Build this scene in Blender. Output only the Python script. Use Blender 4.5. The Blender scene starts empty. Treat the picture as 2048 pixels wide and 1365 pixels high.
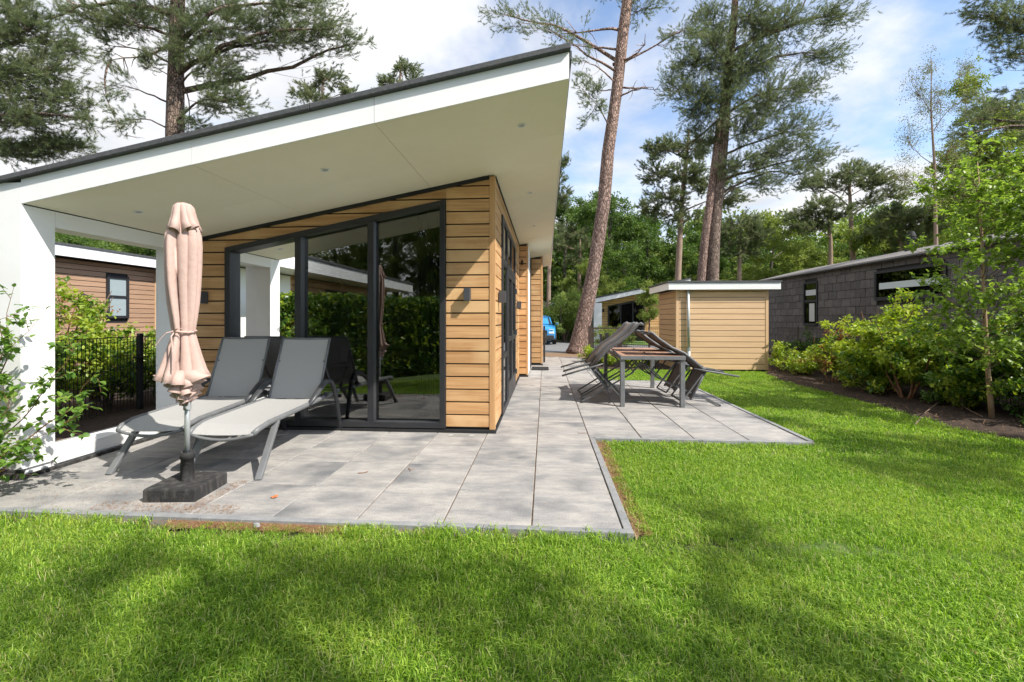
import bpy, math, random
import numpy as np
from mathutils import Vector, Euler, Matrix
rnd = random.Random(7)
SC = bpy.context.scene
COL = SC.collection
R = math.radians

# ------------------------------------------------------------------ camera, world, sun
TH = math.atan(66 / 890.0)
cam = bpy.data.cameras.new('camera')
cam_o = bpy.data.objects.new('camera', cam); COL.objects.link(cam_o)
cam_o.location = (0, 0, 1.38); cam_o.rotation_euler = (R(90), 0, TH)
cam.sensor_width = 36; cam.lens = 890 / 2048 * 36
cam.shift_y = -45.5 / 2048; cam.clip_start = .05; cam.clip_end = 900
SC.camera = cam_o
SUN = Vector((2.337, -1.36, 2.758)).normalized()
sun = bpy.data.lights.new('sun', 'SUN'); sun.energy = 3.4; sun.angle = R(.53); sun.color = (1, .95, .86)
sun_o = bpy.data.objects.new('sun', sun); COL.objects.link(sun_o)
sun_o.rotation_euler = SUN.to_track_quat('Z', 'Y').to_euler()
SC.view_settings.view_transform = 'Standard'; SC.view_settings.look = 'None'
SC.view_settings.exposure = 1.08; SC.view_settings.gamma = 1; SC.view_settings.use_curve_mapping = False
SC.render.engine = 'CYCLES'
cy = SC.cycles
cy.use_denoising = True; cy.max_bounces = 7; cy.diffuse_bounces = 6; cy.glossy_bounces = 4
cy.transmission_bounces = 5; cy.transparent_max_bounces = 16
cy.use_adaptive_sampling = True; cy.adaptive_threshold = .02
try:
    cy.denoiser = 'OPENIMAGEDENOISE'; cy.denoising_input_passes = 'RGB_ALBEDO_NORMAL'
except Exception: pass

W = bpy.data.worlds.new('World'); SC.world = W; W.use_nodes = True
nt = W.node_tree; nt.nodes.clear()
def nn(t, typ, **k):
    n = t.nodes.new(typ)
    for a, b in k.items(): setattr(n, a, b)
    return n
out = nn(nt, 'ShaderNodeOutputWorld'); bg = nn(nt, 'ShaderNodeBackground'); bg.inputs[1].default_value = .13
sky = nn(nt, 'ShaderNodeTexSky', sky_type='NISHITA', sun_disc=False)
sky.sun_elevation = math.asin(SUN.z); sky.sun_rotation = math.atan2(SUN.x, SUN.y)
sky.altitude = 20; sky.air_density = 1.0; sky.dust_density = .6; sky.ozone_density = 2.0
tc = nn(nt, 'ShaderNodeTexCoord'); sep = nn(nt, 'ShaderNodeSeparateXYZ')
nt.links.new(tc.outputs['Generated'], sep.inputs[0])
def mth(op, a, b=None, c=None, t=None, clamp=False):
    t = t or nt
    n = nn(t, 'ShaderNodeMath', operation=op, use_clamp=clamp)
    for i, v in enumerate((a, b, c)):
        if v is None: continue
        if isinstance(v, (int, float)): n.inputs[i].default_value = v
        else: t.links.new(v, n.inputs[i])
    return n.outputs[0]
zz = mth('ADD', mth('MAXIMUM', sep.outputs[2], 0.0), .16)
comb = nn(nt, 'ShaderNodeCombineXYZ')
nt.links.new(mth('DIVIDE', sep.outputs[0], zz), comb.inputs[0]); nt.links.new(mth('DIVIDE', sep.outputs[1], zz), comb.inputs[1])
comb.inputs[2].default_value = 3.1
n1 = nn(nt, 'ShaderNodeTexNoise'); n1.inputs['Scale'].default_value = 1.15; n1.inputs['Detail'].default_value = 9
n1.inputs['Roughness'].default_value = .56; n1.inputs['Distortion'].default_value = .35
nt.links.new(comb.outputs[0], n1.inputs['Vector'])
n2 = nn(nt, 'ShaderNodeTexNoise'); n2.inputs['Scale'].default_value = .45; n2.inputs['Detail'].default_value = 3
nt.links.new(comb.outputs[0], n2.inputs['Vector'])
# the sky is more open towards the right of the view, closed towards the left
az = mth('MULTIPLY', sep.outputs[0], .14)
dens = mth('SUBTRACT', mth('ADD', mth('MULTIPLY', n1.outputs[0], 1.0), mth('MULTIPLY', n2.outputs[0], .55)), az)
ramp = nn(nt, 'ShaderNodeMapRange', interpolation_type='SMOOTHSTEP'); ramp.inputs[1].default_value = .55; ramp.inputs[2].default_value = .83
nt.links.new(dens, ramp.inputs[0])
n3 = nn(nt, 'ShaderNodeTexNoise'); n3.inputs['Scale'].default_value = 2.1; n3.inputs['Detail'].default_value = 6
nt.links.new(comb.outputs[0], n3.inputs['Vector'])
cc = nn(nt, 'ShaderNodeMix', data_type='RGBA')
cc.inputs[6].default_value = (3.0, 3.1, 3.3, 1); cc.inputs[7].default_value = (4.1, 4.1, 4.15, 1)
r3 = nn(nt, 'ShaderNodeMapRange'); r3.inputs[1].default_value = .36; r3.inputs[2].default_value = .60
nt.links.new(n3.outputs[0], r3.inputs[0]); nt.links.new(r3.outputs[0], cc.inputs[0])
mx = nn(nt, 'ShaderNodeMix', data_type='RGBA')
nt.links.new(ramp.outputs[0], mx.inputs[0]); nt.links.new(sky.outputs[0], mx.inputs[6]); nt.links.new(cc.outputs[2], mx.inputs[7])
nt.links.new(mx.outputs[2], bg.inputs[0]); nt.links.new(bg.outputs[0], out.inputs[0])

# ------------------------------------------------------------------ helpers
class MB:
    def __init__(s): s.v = []; s.f = []
    def add(s, vs, fs):
        b = len(s.v); s.v += [tuple(p) for p in vs]; s.f += [tuple(i + b for i in f) for f in fs]; return s
    def box(s, x0, x1, y0, y1, z0, z1):
        return s.add([(x, y, z) for z in (z0, z1) for x, y in ((x0, y0), (x1, y0), (x1, y1), (x0, y1))],
                     [(3, 2, 1, 0), (4, 5, 6, 7), (0, 1, 5, 4), (1, 2, 6, 5), (2, 3, 7, 6), (3, 0, 4, 7)])
    def prism(s, poly, plane, a, b):
        n = len(poly)
        if plane == 'XZ': g = lambda p, t: (p[0], t, p[1])
        elif plane == 'YZ': g = lambda p, t: (t, p[0], p[1])
        else: g = lambda p, t: (p[0], p[1], t)
        vs = [g(p, a) for p in poly] + [g(p, b) for p in poly]
        fs = [tuple(range(n))[::-1], tuple(range(n, 2 * n))] + [(i, (i + 1) % n, n + (i + 1) % n, n + i) for i in range(n)]
        return s.add(vs, fs)
    def tube(s, pts, rad, n=8, cap=True, flat=1.0):
        pts = [Vector(p) for p in pts]; m = len(pts)
        if isinstance(rad, (int, float)): rad = [rad] * m
        up = Vector((0, 0, 1)); vs = []; prev = None
        for i, p in enumerate(pts):
            d = (pts[min(i + 1, m - 1)] - pts[max(i - 1, 0)])
            d = d.normalized() if d.length > 1e-9 else Vector((0, 0, 1))
            if prev is None:
                a = d.cross(up)
                if a.length < .05: a = d.cross(Vector((1, 0, 0)))
            else: a = prev - d * prev.dot(d)
            a.normalize(); prev = a; b = d.cross(a)
            for k in range(n):
                t = 2 * math.pi * k / n
                vs.append(p + a * (math.cos(t) * rad[i]) + b * (math.sin(t) * rad[i] * flat))
        fs = [(i * n + k, i * n + (k + 1) % n, (i + 1) * n + (k + 1) % n, (i + 1) * n + k) for i in range(m - 1) for k in range(n)]
        if cap: fs += [tuple(range(n))[::-1], tuple(range((m - 1) * n, m * n))]
        return s.add(vs, fs)
    def bar(s, p, q, w, h, up=(0, 0, 1)):
        p, q = Vector(p), Vector(q); d = (q - p).normalized(); a = d.cross(Vector(up))
        if a.length < .02: a = d.cross(Vector((0, 1, 0)))
        a.normalize(); b = a.cross(d); a *= w / 2; b *= h / 2
        return s.add([p - a - b, p + a - b, p + a + b, p - a + b, q - a - b, q + a - b, q + a + b, q - a + b],
                     [(0, 1, 2, 3), (7, 6, 5, 4), (0, 4, 5, 1), (1, 5, 6, 2), (2, 6, 7, 3), (3, 7, 4, 0)])
    def mesh(s, name, mat=None, smooth=False):
        me = bpy.data.meshes.new(name); me.from_pydata(s.v, [], s.f)
        if mat: me.materials.append(mat)
        if smooth: me.polygons.foreach_set('use_smooth', [True] * len(me.polygons))
        me.update(); return me
    def build(s, name, mat, parent=None, smooth=False, bevel=0):
        o = bpy.data.objects.new(name, s.mesh(name, mat, smooth))
        if bevel:
            m = o.modifiers.new('bevel', 'BEVEL'); m.width = bevel; m.segments = 2; m.limit_method = 'ANGLE'; m.angle_limit = R(40)
        return put(o, parent)
def put(o, parent=None):
    COL.objects.link(o)
    if parent is not None:
        o.parent = parent
        if parent.type == 'EMPTY': o.location = -Vector(parent.location)
    return o
def tag(o, label, cat, group=None, kind=None):
    o['label'] = label; o['category'] = cat
    if group: o['group'] = group
    if kind: o['kind'] = kind
    return o
def thing(name, label, cat, loc=(0, 0, 0), group=None):
    o = bpy.data.objects.new(name, None); COL.objects.link(o); o.location = loc; o.empty_display_size = .2
    return tag(o, label, cat, group)
def kind(o, k):
    o['kind'] = k; return o
def copy_tree(o, parent=None):
    c = o.copy(); COL.objects.link(c)
    if parent is not None: c.parent = parent
    for ch in o.children: copy_tree(ch, c)
    return c
def clip(poly, a, b, c):            # keep a*x+b*y<=c
    out = []
    for i, p in enumerate(poly):
        q = poly[(i + 1) % len(poly)]
        dp = a * p[0] + b * p[1] - c; dq = a * q[0] + b * q[1] - c
        if dp <= 0: out.append(p)
        if (dp < 0 < dq) or (dq < 0 < dp):
            t = dp / (dp - dq); out.append((p[0] + (q[0] - p[0]) * t, p[1] + (q[1] - p[1]) * t))
    return out
def area(p): return abs(sum(p[i][0] * p[(i + 1) % len(p)][1] - p[(i + 1) % len(p)][0] * p[i][1] for i in range(len(p)))) / 2 if len(p) > 2 else 0

# ------------------------------------------------------------------ materials
def mat(name, c1, c2=None, rough=.6, metal=0, spec=.5, scale=(3, 3, 3), detail=5, lo=.35, hi=.65, bump=0, bscale=None, rand=0,
        coat=0, c3=None, s3=2.0, l3=(.5, .7), nrough=.55, emit=None):
    m = bpy.data.materials.new(name); m.use_nodes = True; t = m.node_tree
    b = t.nodes['Principled BSDF']; L = t.links.new
    b.inputs['Roughness'].default_value = rough; b.inputs['Metallic'].default_value = metal
    b.inputs['Specular IOR Level'].default_value = spec; b.inputs['Coat Weight'].default_value = coat
    b.inputs['Base Color'].default_value = (*c1, 1)
    co = nn(t, 'ShaderNodeTexCoord'); src = co.outputs['Object']
    oi = nn(t, 'ShaderNodeObjectInfo')
    add = nn(t, 'ShaderNodeVectorMath', operation='MULTIPLY_ADD'); add.inputs[1].default_value = (1, 1, 1)
    L(src, add.inputs[0])
    cmb = nn(t, 'ShaderNodeCombineXYZ'); L(mth('MULTIPLY', oi.outputs['Random'], 37.0, t=t), cmb.inputs[0]); L(mth('MULTIPLY', oi.outputs['Random'], 91.0, t=t), cmb.inputs[1])
    if rand: L(cmb.outputs[0], add.inputs[2])
    mp = nn(t, 'ShaderNodeMapping'); mp.inputs['Scale'].default_value = scale; L(add.outputs[0], mp.inputs[0])
    col = None
    if c2 is not None:
        no = nn(t, 'ShaderNodeTexNoise'); no.inputs['Scale'].default_value = 1; no.inputs['Detail'].default_value = detail
        no.inputs['Roughness'].default_value = nrough; L(mp.outputs[0], no.inputs['Vector'])
        mr = nn(t, 'ShaderNodeMapRange'); mr.inputs[1].default_value = lo; mr.inputs[2].default_value = hi; L(no.outputs[0], mr.inputs[0])
        mi = nn(t, 'ShaderNodeMix', data_type='RGBA'); mi.inputs[6].default_value = (*c1, 1); mi.inputs[7].default_value = (*c2, 1)
        L(mr.outputs[0], mi.inputs[0]); col = mi.outputs[2]
        if c3 is not None:
            n4 = nn(t, 'ShaderNodeTexNoise'); n4.inputs['Scale'].default_value = s3; n4.inputs['Detail'].default_value = 4; L(add.outputs[0], n4.inputs['Vector'])
            m4 = nn(t, 'ShaderNodeMapRange'); m4.inputs[1].default_value = l3[0]; m4.inputs[2].default_value = l3[1]; L(n4.outputs[0], m4.inputs[0])
            mj = nn(t, 'ShaderNodeMix', data_type='RGBA'); L(m4.outputs[0], mj.inputs[0]); L(col, mj.inputs[6]); mj.inputs[7].default_value = (*c3, 1); col = mj.outputs[2]
        if rand:
            hs = nn(t, 'ShaderNodeHueSaturation'); L(col, hs.inputs['Color'])
            L(mth('MULTIPLY_ADD', oi.outputs['Random'], rand, 1 - rand / 2, t=t), hs.inputs['Value']); col = hs.outputs[0]
        L(col, b.inputs['Base Color'])
        if bump:
            bs = no
            if bscale:
                bs = nn(t, 'ShaderNodeTexNoise'); bs.inputs['Scale'].default_value = bscale; bs.inputs['Detail'].default_value = 4; L(add.outputs[0], bs.inputs['Vector'])
            bp = nn(t, 'ShaderNodeBump'); bp.inputs['Strength'].default_value = bump; bp.inputs['Distance'].default_value = .01
            L(bs.outputs[0], bp.inputs['Height']); L(bp.outputs[0], b.inputs['Normal'])
    return m
def leafmat(name, a, b_, trans=.35, rough=.5, patch=None, spec=.35):
    m = bpy.data.materials.new(name); m.use_nodes = True; t = m.node_tree; L = t.links.new
    b = t.nodes['Principled BSDF']; b.inputs['Roughness'].default_value = rough; b.inputs['Specular IOR Level'].default_value = spec
    oi = nn(t, 'ShaderNodeObjectInfo'); mi = nn(t, 'ShaderNodeMix', data_type='RGBA'); L(oi.outputs['Random'], mi.inputs[0])
    mi.inputs[6].default_value = (*a, 1); mi.inputs[7].default_value = (*b_, 1); col = mi.outputs[2]
    if patch:
        g = nn(t, 'ShaderNodeNewGeometry'); no = nn(t, 'ShaderNodeTexNoise'); no.inputs['Scale'].default_value = patch[1]; no.inputs['Detail'].default_value = 3
        L(g.outputs['Position'], no.inputs['Vector'])
        mr = nn(t, 'ShaderNodeMapRange'); mr.inputs[1].default_value = .42; mr.inputs[2].default_value = .62; L(no.outputs[0], mr.inputs[0])
        mj = nn(t, 'ShaderNodeMix', data_type='RGBA'); L(mr.outputs[0], mj.inputs[0]); L(col, mj.inputs[6]); mj.inputs[7].default_value = (*patch[0], 1); col = mj.outputs[2]
    L(col, b.inputs['Base Color'])
    tr = nn(t, 'ShaderNodeBsdfTranslucent'); hs = nn(t, 'ShaderNodeHueSaturation'); hs.inputs['Value'].default_value = 1.5; hs.inputs['Saturation'].default_value = 1.1
    L(col, hs.inputs['Color']); L(hs.outputs[0], tr.inputs[0])
    ms = nn(t, 'ShaderNodeMixShader'); ms.inputs[0].default_value = trans
    L(b.outputs[0], ms.inputs[1]); L(tr.outputs[0], ms.inputs[2]); L(ms.outputs[0], t.nodes['Material Output'].inputs[0])
    return m
def glassmat(name, tint=(.72, .75, .73), ior=1.95, refl=(.95, .95, .95)):
    m = bpy.data.materials.new(name); m.use_nodes = True; t = m.node_tree; t.nodes.remove(t.nodes['Principled BSDF']); L = t.links.new
    tr = nn(t, 'ShaderNodeBsdfTransparent'); tr.inputs[0].default_value = (*tint, 1)
    gl = nn(t, 'ShaderNodeBsdfGlossy'); gl.inputs['Roughness'].default_value = 0.0; gl.inputs[0].default_value = (*refl, 1)
    fr = nn(t, 'ShaderNodeFresnel'); fr.inputs[0].default_value = ior
    ms = nn(t, 'ShaderNodeMixShader'); L(fr.outputs[0], ms.inputs[0]); L(tr.outputs[0], ms.inputs[1]); L(gl.outputs[0], ms.inputs[2])
    L(ms.outputs[0], t.nodes['Material Output'].inputs[0]); return m
def barkmat(name, a, b_, hi, hcol):
    m = bpy.data.materials.new(name); m.use_nodes = True; t = m.node_tree; L = t.links.new; b = t.nodes['Principled BSDF']
    b.inputs['Roughness'].default_value = .9; b.inputs['Specular IOR Level'].default_value = .15
    co = nn(t, 'ShaderNodeTexCoord'); mp = nn(t, 'ShaderNodeMapping'); mp.inputs['Scale'].default_value = (1, 1, .33); L(co.outputs['Object'], mp.inputs[0])
    nz = nn(t, 'ShaderNodeTexNoise'); nz.inputs['Scale'].default_value = 5; nz.inputs['Detail'].default_value = 5; L(mp.outputs[0], nz.inputs['Vector'])
    mxv = nn(t, 'ShaderNodeMix', data_type='VECTOR'); mxv.inputs[0].default_value = .12; L(mp.outputs[0], mxv.inputs[4]); L(nz.outputs['Color'], mxv.inputs[5])
    vo = nn(t, 'ShaderNodeTexVoronoi', feature='DISTANCE_TO_EDGE'); vo.inputs['Scale'].default_value = 22; L(mxv.outputs[1], vo.inputs['Vector'])
    vc = nn(t, 'ShaderNodeTexVoronoi'); vc.inputs['Scale'].default_value = 22; L(mxv.outputs[1], vc.inputs['Vector'])
    sx = nn(t, 'ShaderNodeSeparateXYZ'); L(co.outputs['Object'], sx.inputs[0])
    mh = nn(t, 'ShaderNodeMapRange'); mh.inputs[1].default_value = hi[0]; mh.inputs[2].default_value = hi[1]; L(sx.outputs[2], mh.inputs[0])
    c0 = nn(t, 'ShaderNodeMix', data_type='RGBA'); c0.inputs[6].default_value = (*a, 1); c0.inputs[7].default_value = (*hcol, 1); L(mh.outputs[0], c0.inputs[0])
    sc_ = nn(t, 'ShaderNodeSeparateColor'); L(vc.outputs['Color'], sc_.inputs[0])
    hs = nn(t, 'ShaderNodeHueSaturation'); L(c0.outputs[2], hs.inputs['Color']); L(mth('MULTIPLY_ADD', sc_.outputs[0], .7, .65, t=t), hs.inputs['Value'])
    mr = nn(t, 'ShaderNodeMapRange'); mr.inputs[1].default_value = 0; mr.inputs[2].default_value = .16; L(vo.outputs[0], mr.inputs[0])
    c1 = nn(t, 'ShaderNodeMix', data_type='RGBA'); c1.inputs[6].default_value = (*b_, 1); L(hs.outputs[0], c1.inputs[7]); L(mr.outputs[0], c1.inputs[0])
    L(c1.outputs[2], b.inputs['Base Color'])
    ad = mth('ADD', mr.outputs[0], mth('MULTIPLY', nz.outputs[0], .8, t=t), t=t)
    bp = nn(t, 'ShaderNodeBump'); bp.inputs['Strength'].default_value = .9; bp.inputs['Distance'].default_value = .03; L(ad, bp.inputs['Height']); L(bp.outputs[0], b.inputs['Normal'])
    return m

oak_a, oak_b = (.60, .355, .165), (.43, .225, .09)
M = {}
M['oak_x'] = mat('oak_x', oak_a, oak_b, rough=.55, scale=(1.3, 9, 26), detail=9, lo=.36, hi=.64, bump=.15, rand=.2, c3=(.63, .40, .20), s3=1.6)
M['oak_y'] = mat('oak_y', oak_a, oak_b, rough=.55, scale=(9, 1.3, 26), detail=9, lo=.36, hi=.64, bump=.15, rand=.2, c3=(.63, .40, .20), s3=1.6)
M['oak_z'] = mat('oak_z', oak_a, oak_b, rough=.55, scale=(26, 26, 1.3), detail=7, lo=.3, hi=.7, bump=.12, rand=.08)
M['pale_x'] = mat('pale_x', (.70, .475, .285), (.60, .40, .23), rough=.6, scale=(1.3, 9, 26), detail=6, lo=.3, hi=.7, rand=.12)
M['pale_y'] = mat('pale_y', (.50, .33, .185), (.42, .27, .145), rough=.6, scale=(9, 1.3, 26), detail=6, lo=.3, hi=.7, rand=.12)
M['pale_z'] = mat('pale_z', (.64, .43, .25), (.54, .35, .195), rough=.6, scale=(26, 26, 1.3), detail=6)
M['brown_y'] = mat('brown_y', (.42, .27, .18), (.33, .20, .125), rough=.65, scale=(9, 1.3, 22), detail=6, lo=.3, hi=.7, rand=.18)
M['white'] = mat('white_panel', (.84, .84, .845), (.77, .77, .765), rough=.42, scale=(1.2, 1.2, 2.5), detail=6, lo=.3, hi=.75, rand=.03)
M['soffit'] = mat('soffit_panel', (.90, .85, .715), (.85, .80, .66), rough=.6, scale=(1.1, 1.1, 1.1), detail=8, lo=.35, hi=.7, nrough=.7, rand=.03)
M['black'] = mat('black_backing', (.012, .012, .013), (.02, .02, .02), rough=.75)
M['frame'] = mat('window_frame', (.020, .0205, .024), (.026, .026, .03), rough=.45, scale=(6, 6, 6))
M['darkmetal'] = mat('dark_metal', (.045, .047, .052), (.055, .057, .062), rough=.42, scale=(9, 9, 9))
M['greymetal'] = mat('grey_metal', (.13, .135, .14), (.16, .165, .17), rough=.45, scale=(9, 9, 9))
M['chair_sling'] = mat('chair_sling', (.17, .145, .13), (.20, .175, .16), rough=.85, scale=(200, 200, 200))
M['grass_deep'] = leafmat('grass_blades_deep', (.10, .20, .018), (.15, .27, .028), .4, .42, patch=((.17, .29, .04), 1.3), spec=.4)
M['grass_light'] = leafmat('grass_blades_light', (.36, .53, .065), (.48, .61, .12), .42, .36, spec=.6)
M['straw'] = leafmat('straw_blades', (.42, .38, .14), (.50, .50, .22), .3)
M['dull_leaf'] = leafmat('dull_leaves', (.15, .165, .06), (.22, .23, .09), .4)
M['chairmetal'] = mat('chair_metal', (.09, .093, .098), (.11, .112, .118), rough=.45, scale=(9, 9, 9))
M['lampmetal'] = mat('lamp_metal', (.05, .052, .06), (.06, .062, .07), rough=.5)
M['roofing'] = mat('roofing', (.055, .057, .062), (.085, .088, .094), rough=.8, scale=(40, 40, 40), bump=.2)
M['slab'] = mat('concrete_slab', (.405, .38, .352), (.215, .212, .212), rough=.78, scale=(1.8, 5, 3), detail=12, lo=.38, hi=.64, bump=.5, bscale=90, rand=.07, c3=(.12, .125, .135), s3=2.0, l3=(.49, .76), nrough=.78)
M['kerb'] = mat('kerb_stone', (.20, .205, .215), (.27, .27, .27), rough=.8, scale=(9, 9, 9), bump=.2, bscale=90, rand=.15)
M['soil'] = mat('soil', (.022, .0125, .008), (.065, .038, .024), rough=.95, scale=(16, 16, 16), detail=9, lo=.35, hi=.7, bump=.9, bscale=45)
M['lawnbase'] = mat('lawn_base', (.06, .11, .015), (.09, .14, .025), rough=.95, scale=(5, 5, 5), bump=.5, bscale=60)
M['farlawn'] = mat('far_lawn', (.10, .19, .03), (.16, .25, .05), rough=.95, scale=(4, 4, 4), bump=.8, bscale=30)
M['forest'] = mat('forest_floor', (.06, .055, .03), (.10, .11, .04), rough=.95, scale=(.8, .8, .8), bump=.8, bscale=12)
M['road'] = mat('road', (.15, .15, .155), (.19, .19, .19), rough=.9, scale=(5, 5, 5), bump=.3, bscale=60)
M['needles'] = mat('needles', (.33, .17, .075), (.22, .115, .055), rough=.9, scale=(30, 30, 30))
M['sand'] = mat('sand', (.30, .20, .12), (.11, .065, .035), rough=.95, scale=(60, 60, 60), detail=9, bump=.8, bscale=120)
M['fabric'] = mat('sling_fabric', (.35, .345, .34), (.40, .395, .385), rough=.85, scale=(260, 260, 260), bump=.35, detail=2)
M['parasol'] = mat('parasol_cloth', (.53, .375, .325), (.47, .33, .285), rough=.9, scale=(3, 3, 3), bump=.45, bscale=26)
M['pole'] = mat('pole', (.42, .44, .45), (.36, .38, .39), rough=.4, metal=.3, scale=(9, 9, 9))
M['rubber'] = mat('weathered_black', (.022, .021, .021), (.075, .07, .066), rough=.85, scale=(22, 22, 5), detail=9, lo=.45, hi=.72, bump=.5, bscale=50)
M['chrome'] = mat('handle_metal', (.55, .55, .55), rough=.3, metal=1)
M['glass'] = glassmat('window_glass')
M['glassdark'] = glassmat('dark_glass', (.12, .13, .13), 1.6)
M['shingle'] = mat('slate_shingle', (.075, .068, .068), (.11, .10, .098), rough=.6, scale=(7, 7, 7), detail=6, bump=.4, rand=.45)
M['roofshingle'] = mat('roof_shingle', (.20, .185, .175), (.15, .14, .135), rough=.9, scale=(3, 26, 9), bump=.5)
M['zinc'] = mat('zinc_pipe', (.42, .45, .45), (.34, .37, .38), rough=.5, metal=.4, scale=(8, 8, 8))
M['teak'] = mat('table_slat', (.42, .24, .16), (.36, .20, .13), rough=.6, scale=(9, 1.5, 9), rand=.12)
M['bark'] = barkmat('pine_bark', (.32, .225, .19), (.09, .06, .05), (5, 12), (.42, .29, .235))
M['barkdark'] = barkmat('pine_bark_dark', (.25, .19, .155), (.07, .05, .04), (7, 16), (.30, .20, .15))
M['barkfar'] = mat('far_bark', (.24, .17, .13), (.32, .23, .18), rough=.95, scale=(5, 5, 2), bump=.6)
M['barkoak'] = mat('broadleaf_bark', (.06, .05, .04), (.10, .085, .07), rough=.95, scale=(6, 6, 2), bump=.6)
M['twig'] = mat('twig', (.13, .085, .06), (.18, .12, .085), rough=.9, scale=(12, 12, 12))
M['redtwig'] = mat('red_twig', (.20, .08, .045), (.25, .13, .07), rough=.8, scale=(12, 12, 12))
M['birch'] = mat('birch_bark', (.42, .30, .19), (.28, .17, .10), rough=.8, scale=(20, 20, 5))
M['pine_leaf'] = leafmat('pine_needles', (.095, .125, .062), (.175, .21, .095), .42, .55)
M['pine_leaf2'] = leafmat('pine_needles_light', (.13, .165, .075), (.22, .24, .12), .42, .55)
M['oak_leaf'] = leafmat('broad_leaves', (.065, .12, .025), (.13, .20, .04), .4)
M['oak_leaf2'] = leafmat('broad_leaves_light', (.16, .22, .045), (.25, .30, .07), .42)
M['birch_leaf'] = leafmat('birch_leaves', (.17, .27, .045), (.30, .40, .075), .45, .4, spec=.5)
M['shrub_leaf'] = leafmat('shrub_leaves', (.16, .27, .03), (.44, .50, .07), .42, .42, spec=.5)
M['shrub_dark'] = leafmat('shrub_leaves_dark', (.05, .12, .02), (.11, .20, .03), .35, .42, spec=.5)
M['near_leaf'] = leafmat('near_leaves', (.09, .19, .03), (.22, .35, .06), .4, .42, spec=.5)
M['red_leaf'] = leafmat('red_leaves', (.30, .11, .05), (.24, .20, .06), .4)
M['rhodo'] = leafmat('rhododendron_leaves', (.18, .27, .06), (.10, .18, .035), .3, .35, spec=.6)
M['petal'] = leafmat('faded_petals', (.62, .40, .38), (.48, .27, .2), .3)
M['grass'] = leafmat('grass_blades', (.185, .335, .024), (.285, .45, .048), .42, .42, patch=((.36, .47, .065), 1.3), spec=.4)

# ------------------------------------------------------------------ scattered foliage (geometry nodes)
PROTO = bpy.data.collections.new('foliage_pieces')      # never linked: only instanced
def proto(mb, name, m):
    o = bpy.data.objects.new(name, mb.mesh(name, m)); PROTO.objects.link(o); return o
def rv(s=1): return Vector((rnd.gauss(0, 1), rnd.gauss(0, 1), rnd.gauss(0, 1))).normalized() * s
def leafquad(mb, p, d, nrm, L, w):
    d = d.normalized(); a = d.cross(nrm)
    if a.length < .01: a = d.cross(Vector((1, .3, .2)))
    a.normalize(); n = a.cross(d)
    mb.add([p, p + d * L * .45 + a * w / 2 + n * w * .12, p + d * L, p + d * L * .45 - a * w / 2 + n * w * .12], [(0, 1, 2), (0, 2, 3)])
def cluster(name, n, r, L, w, m, up=.8, flat=.7):
    mb = MB()
    for _ in range(n):
        p = rv(r * rnd.random() ** .5); p.z *= flat
        leafquad(mb, p, rv() + Vector((0, 0, -.2)), (rv() + Vector((0, 0, up))).normalized(), L * rnd.uniform(.7, 1.2), w * rnd.uniform(.7, 1.2))
    return proto(mb, name, m)
def pinetuft(name, n, L, nl, w, m):
    mb = MB()
    for i in range(n):
        t = rnd.uniform(.15, 1); p = Vector((L * t, 0, 0)) + rv(.008)
        a = rnd.uniform(0, 6.283); c = rnd.uniform(.35, 1.1)
        d = Vector((math.cos(c), math.sin(c) * math.cos(a), math.sin(c) * math.sin(a)))
        s = d.cross(rv()).normalized() * w / 2
        q = p + d * nl * rnd.uniform(.7, 1.1)
        mb.add([p - s, p + s, q], [(0, 1, 2)])
    return proto(mb, name, m)
_ng = {}
def scatter_group(objs):
    key = tuple(o.name for o in objs)
    if key in _ng: return _ng[key]
    g = bpy.data.node_groups.new('scatter', 'GeometryNodeTree')
    g.interface.new_socket('Geometry', in_out='INPUT', socket_type='NodeSocketGeometry')
    g.interface.new_socket('Geometry', in_out='OUTPUT', socket_type='NodeSocketGeometry')
    gi = g.nodes.new('NodeGroupInput'); go = g.nodes.new('NodeGroupOutput')
    ip = g.nodes.new('GeometryNodeInstanceOnPoints'); jn = g.nodes.new('GeometryNodeGeometryToInstance')
    for o in reversed(objs):
        oi = g.nodes.new('GeometryNodeObjectInfo'); oi.inputs['Object'].default_value = o; oi.inputs['As Instance'].default_value = True
        g.links.new(oi.outputs['Geometry'], jn.inputs[0])
    ip.inputs['Pick Instance'].default_value = True
    def na(n, t):
        a = g.nodes.new('GeometryNodeInputNamedAttribute'); a.data_type = t; a.inputs[0].default_value = n; return a.outputs[0]
    er = g.nodes.new('FunctionNodeEulerToRotation')
    g.links.new(na('rot', 'FLOAT_VECTOR'), er.inputs[0]); g.links.new(er.outputs[0], ip.inputs['Rotation'])
    g.links.new(na('scl', 'FLOAT'), ip.inputs['Scale']); g.links.new(na('pick', 'INT'), ip.inputs['Instance Index'])
    g.links.new(gi.outputs[0], ip.inputs['Points']); g.links.new(jn.outputs[0], ip.inputs['Instance']); g.links.new(ip.outputs[0], go.inputs[0])
    _ng[key] = g; return g
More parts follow.
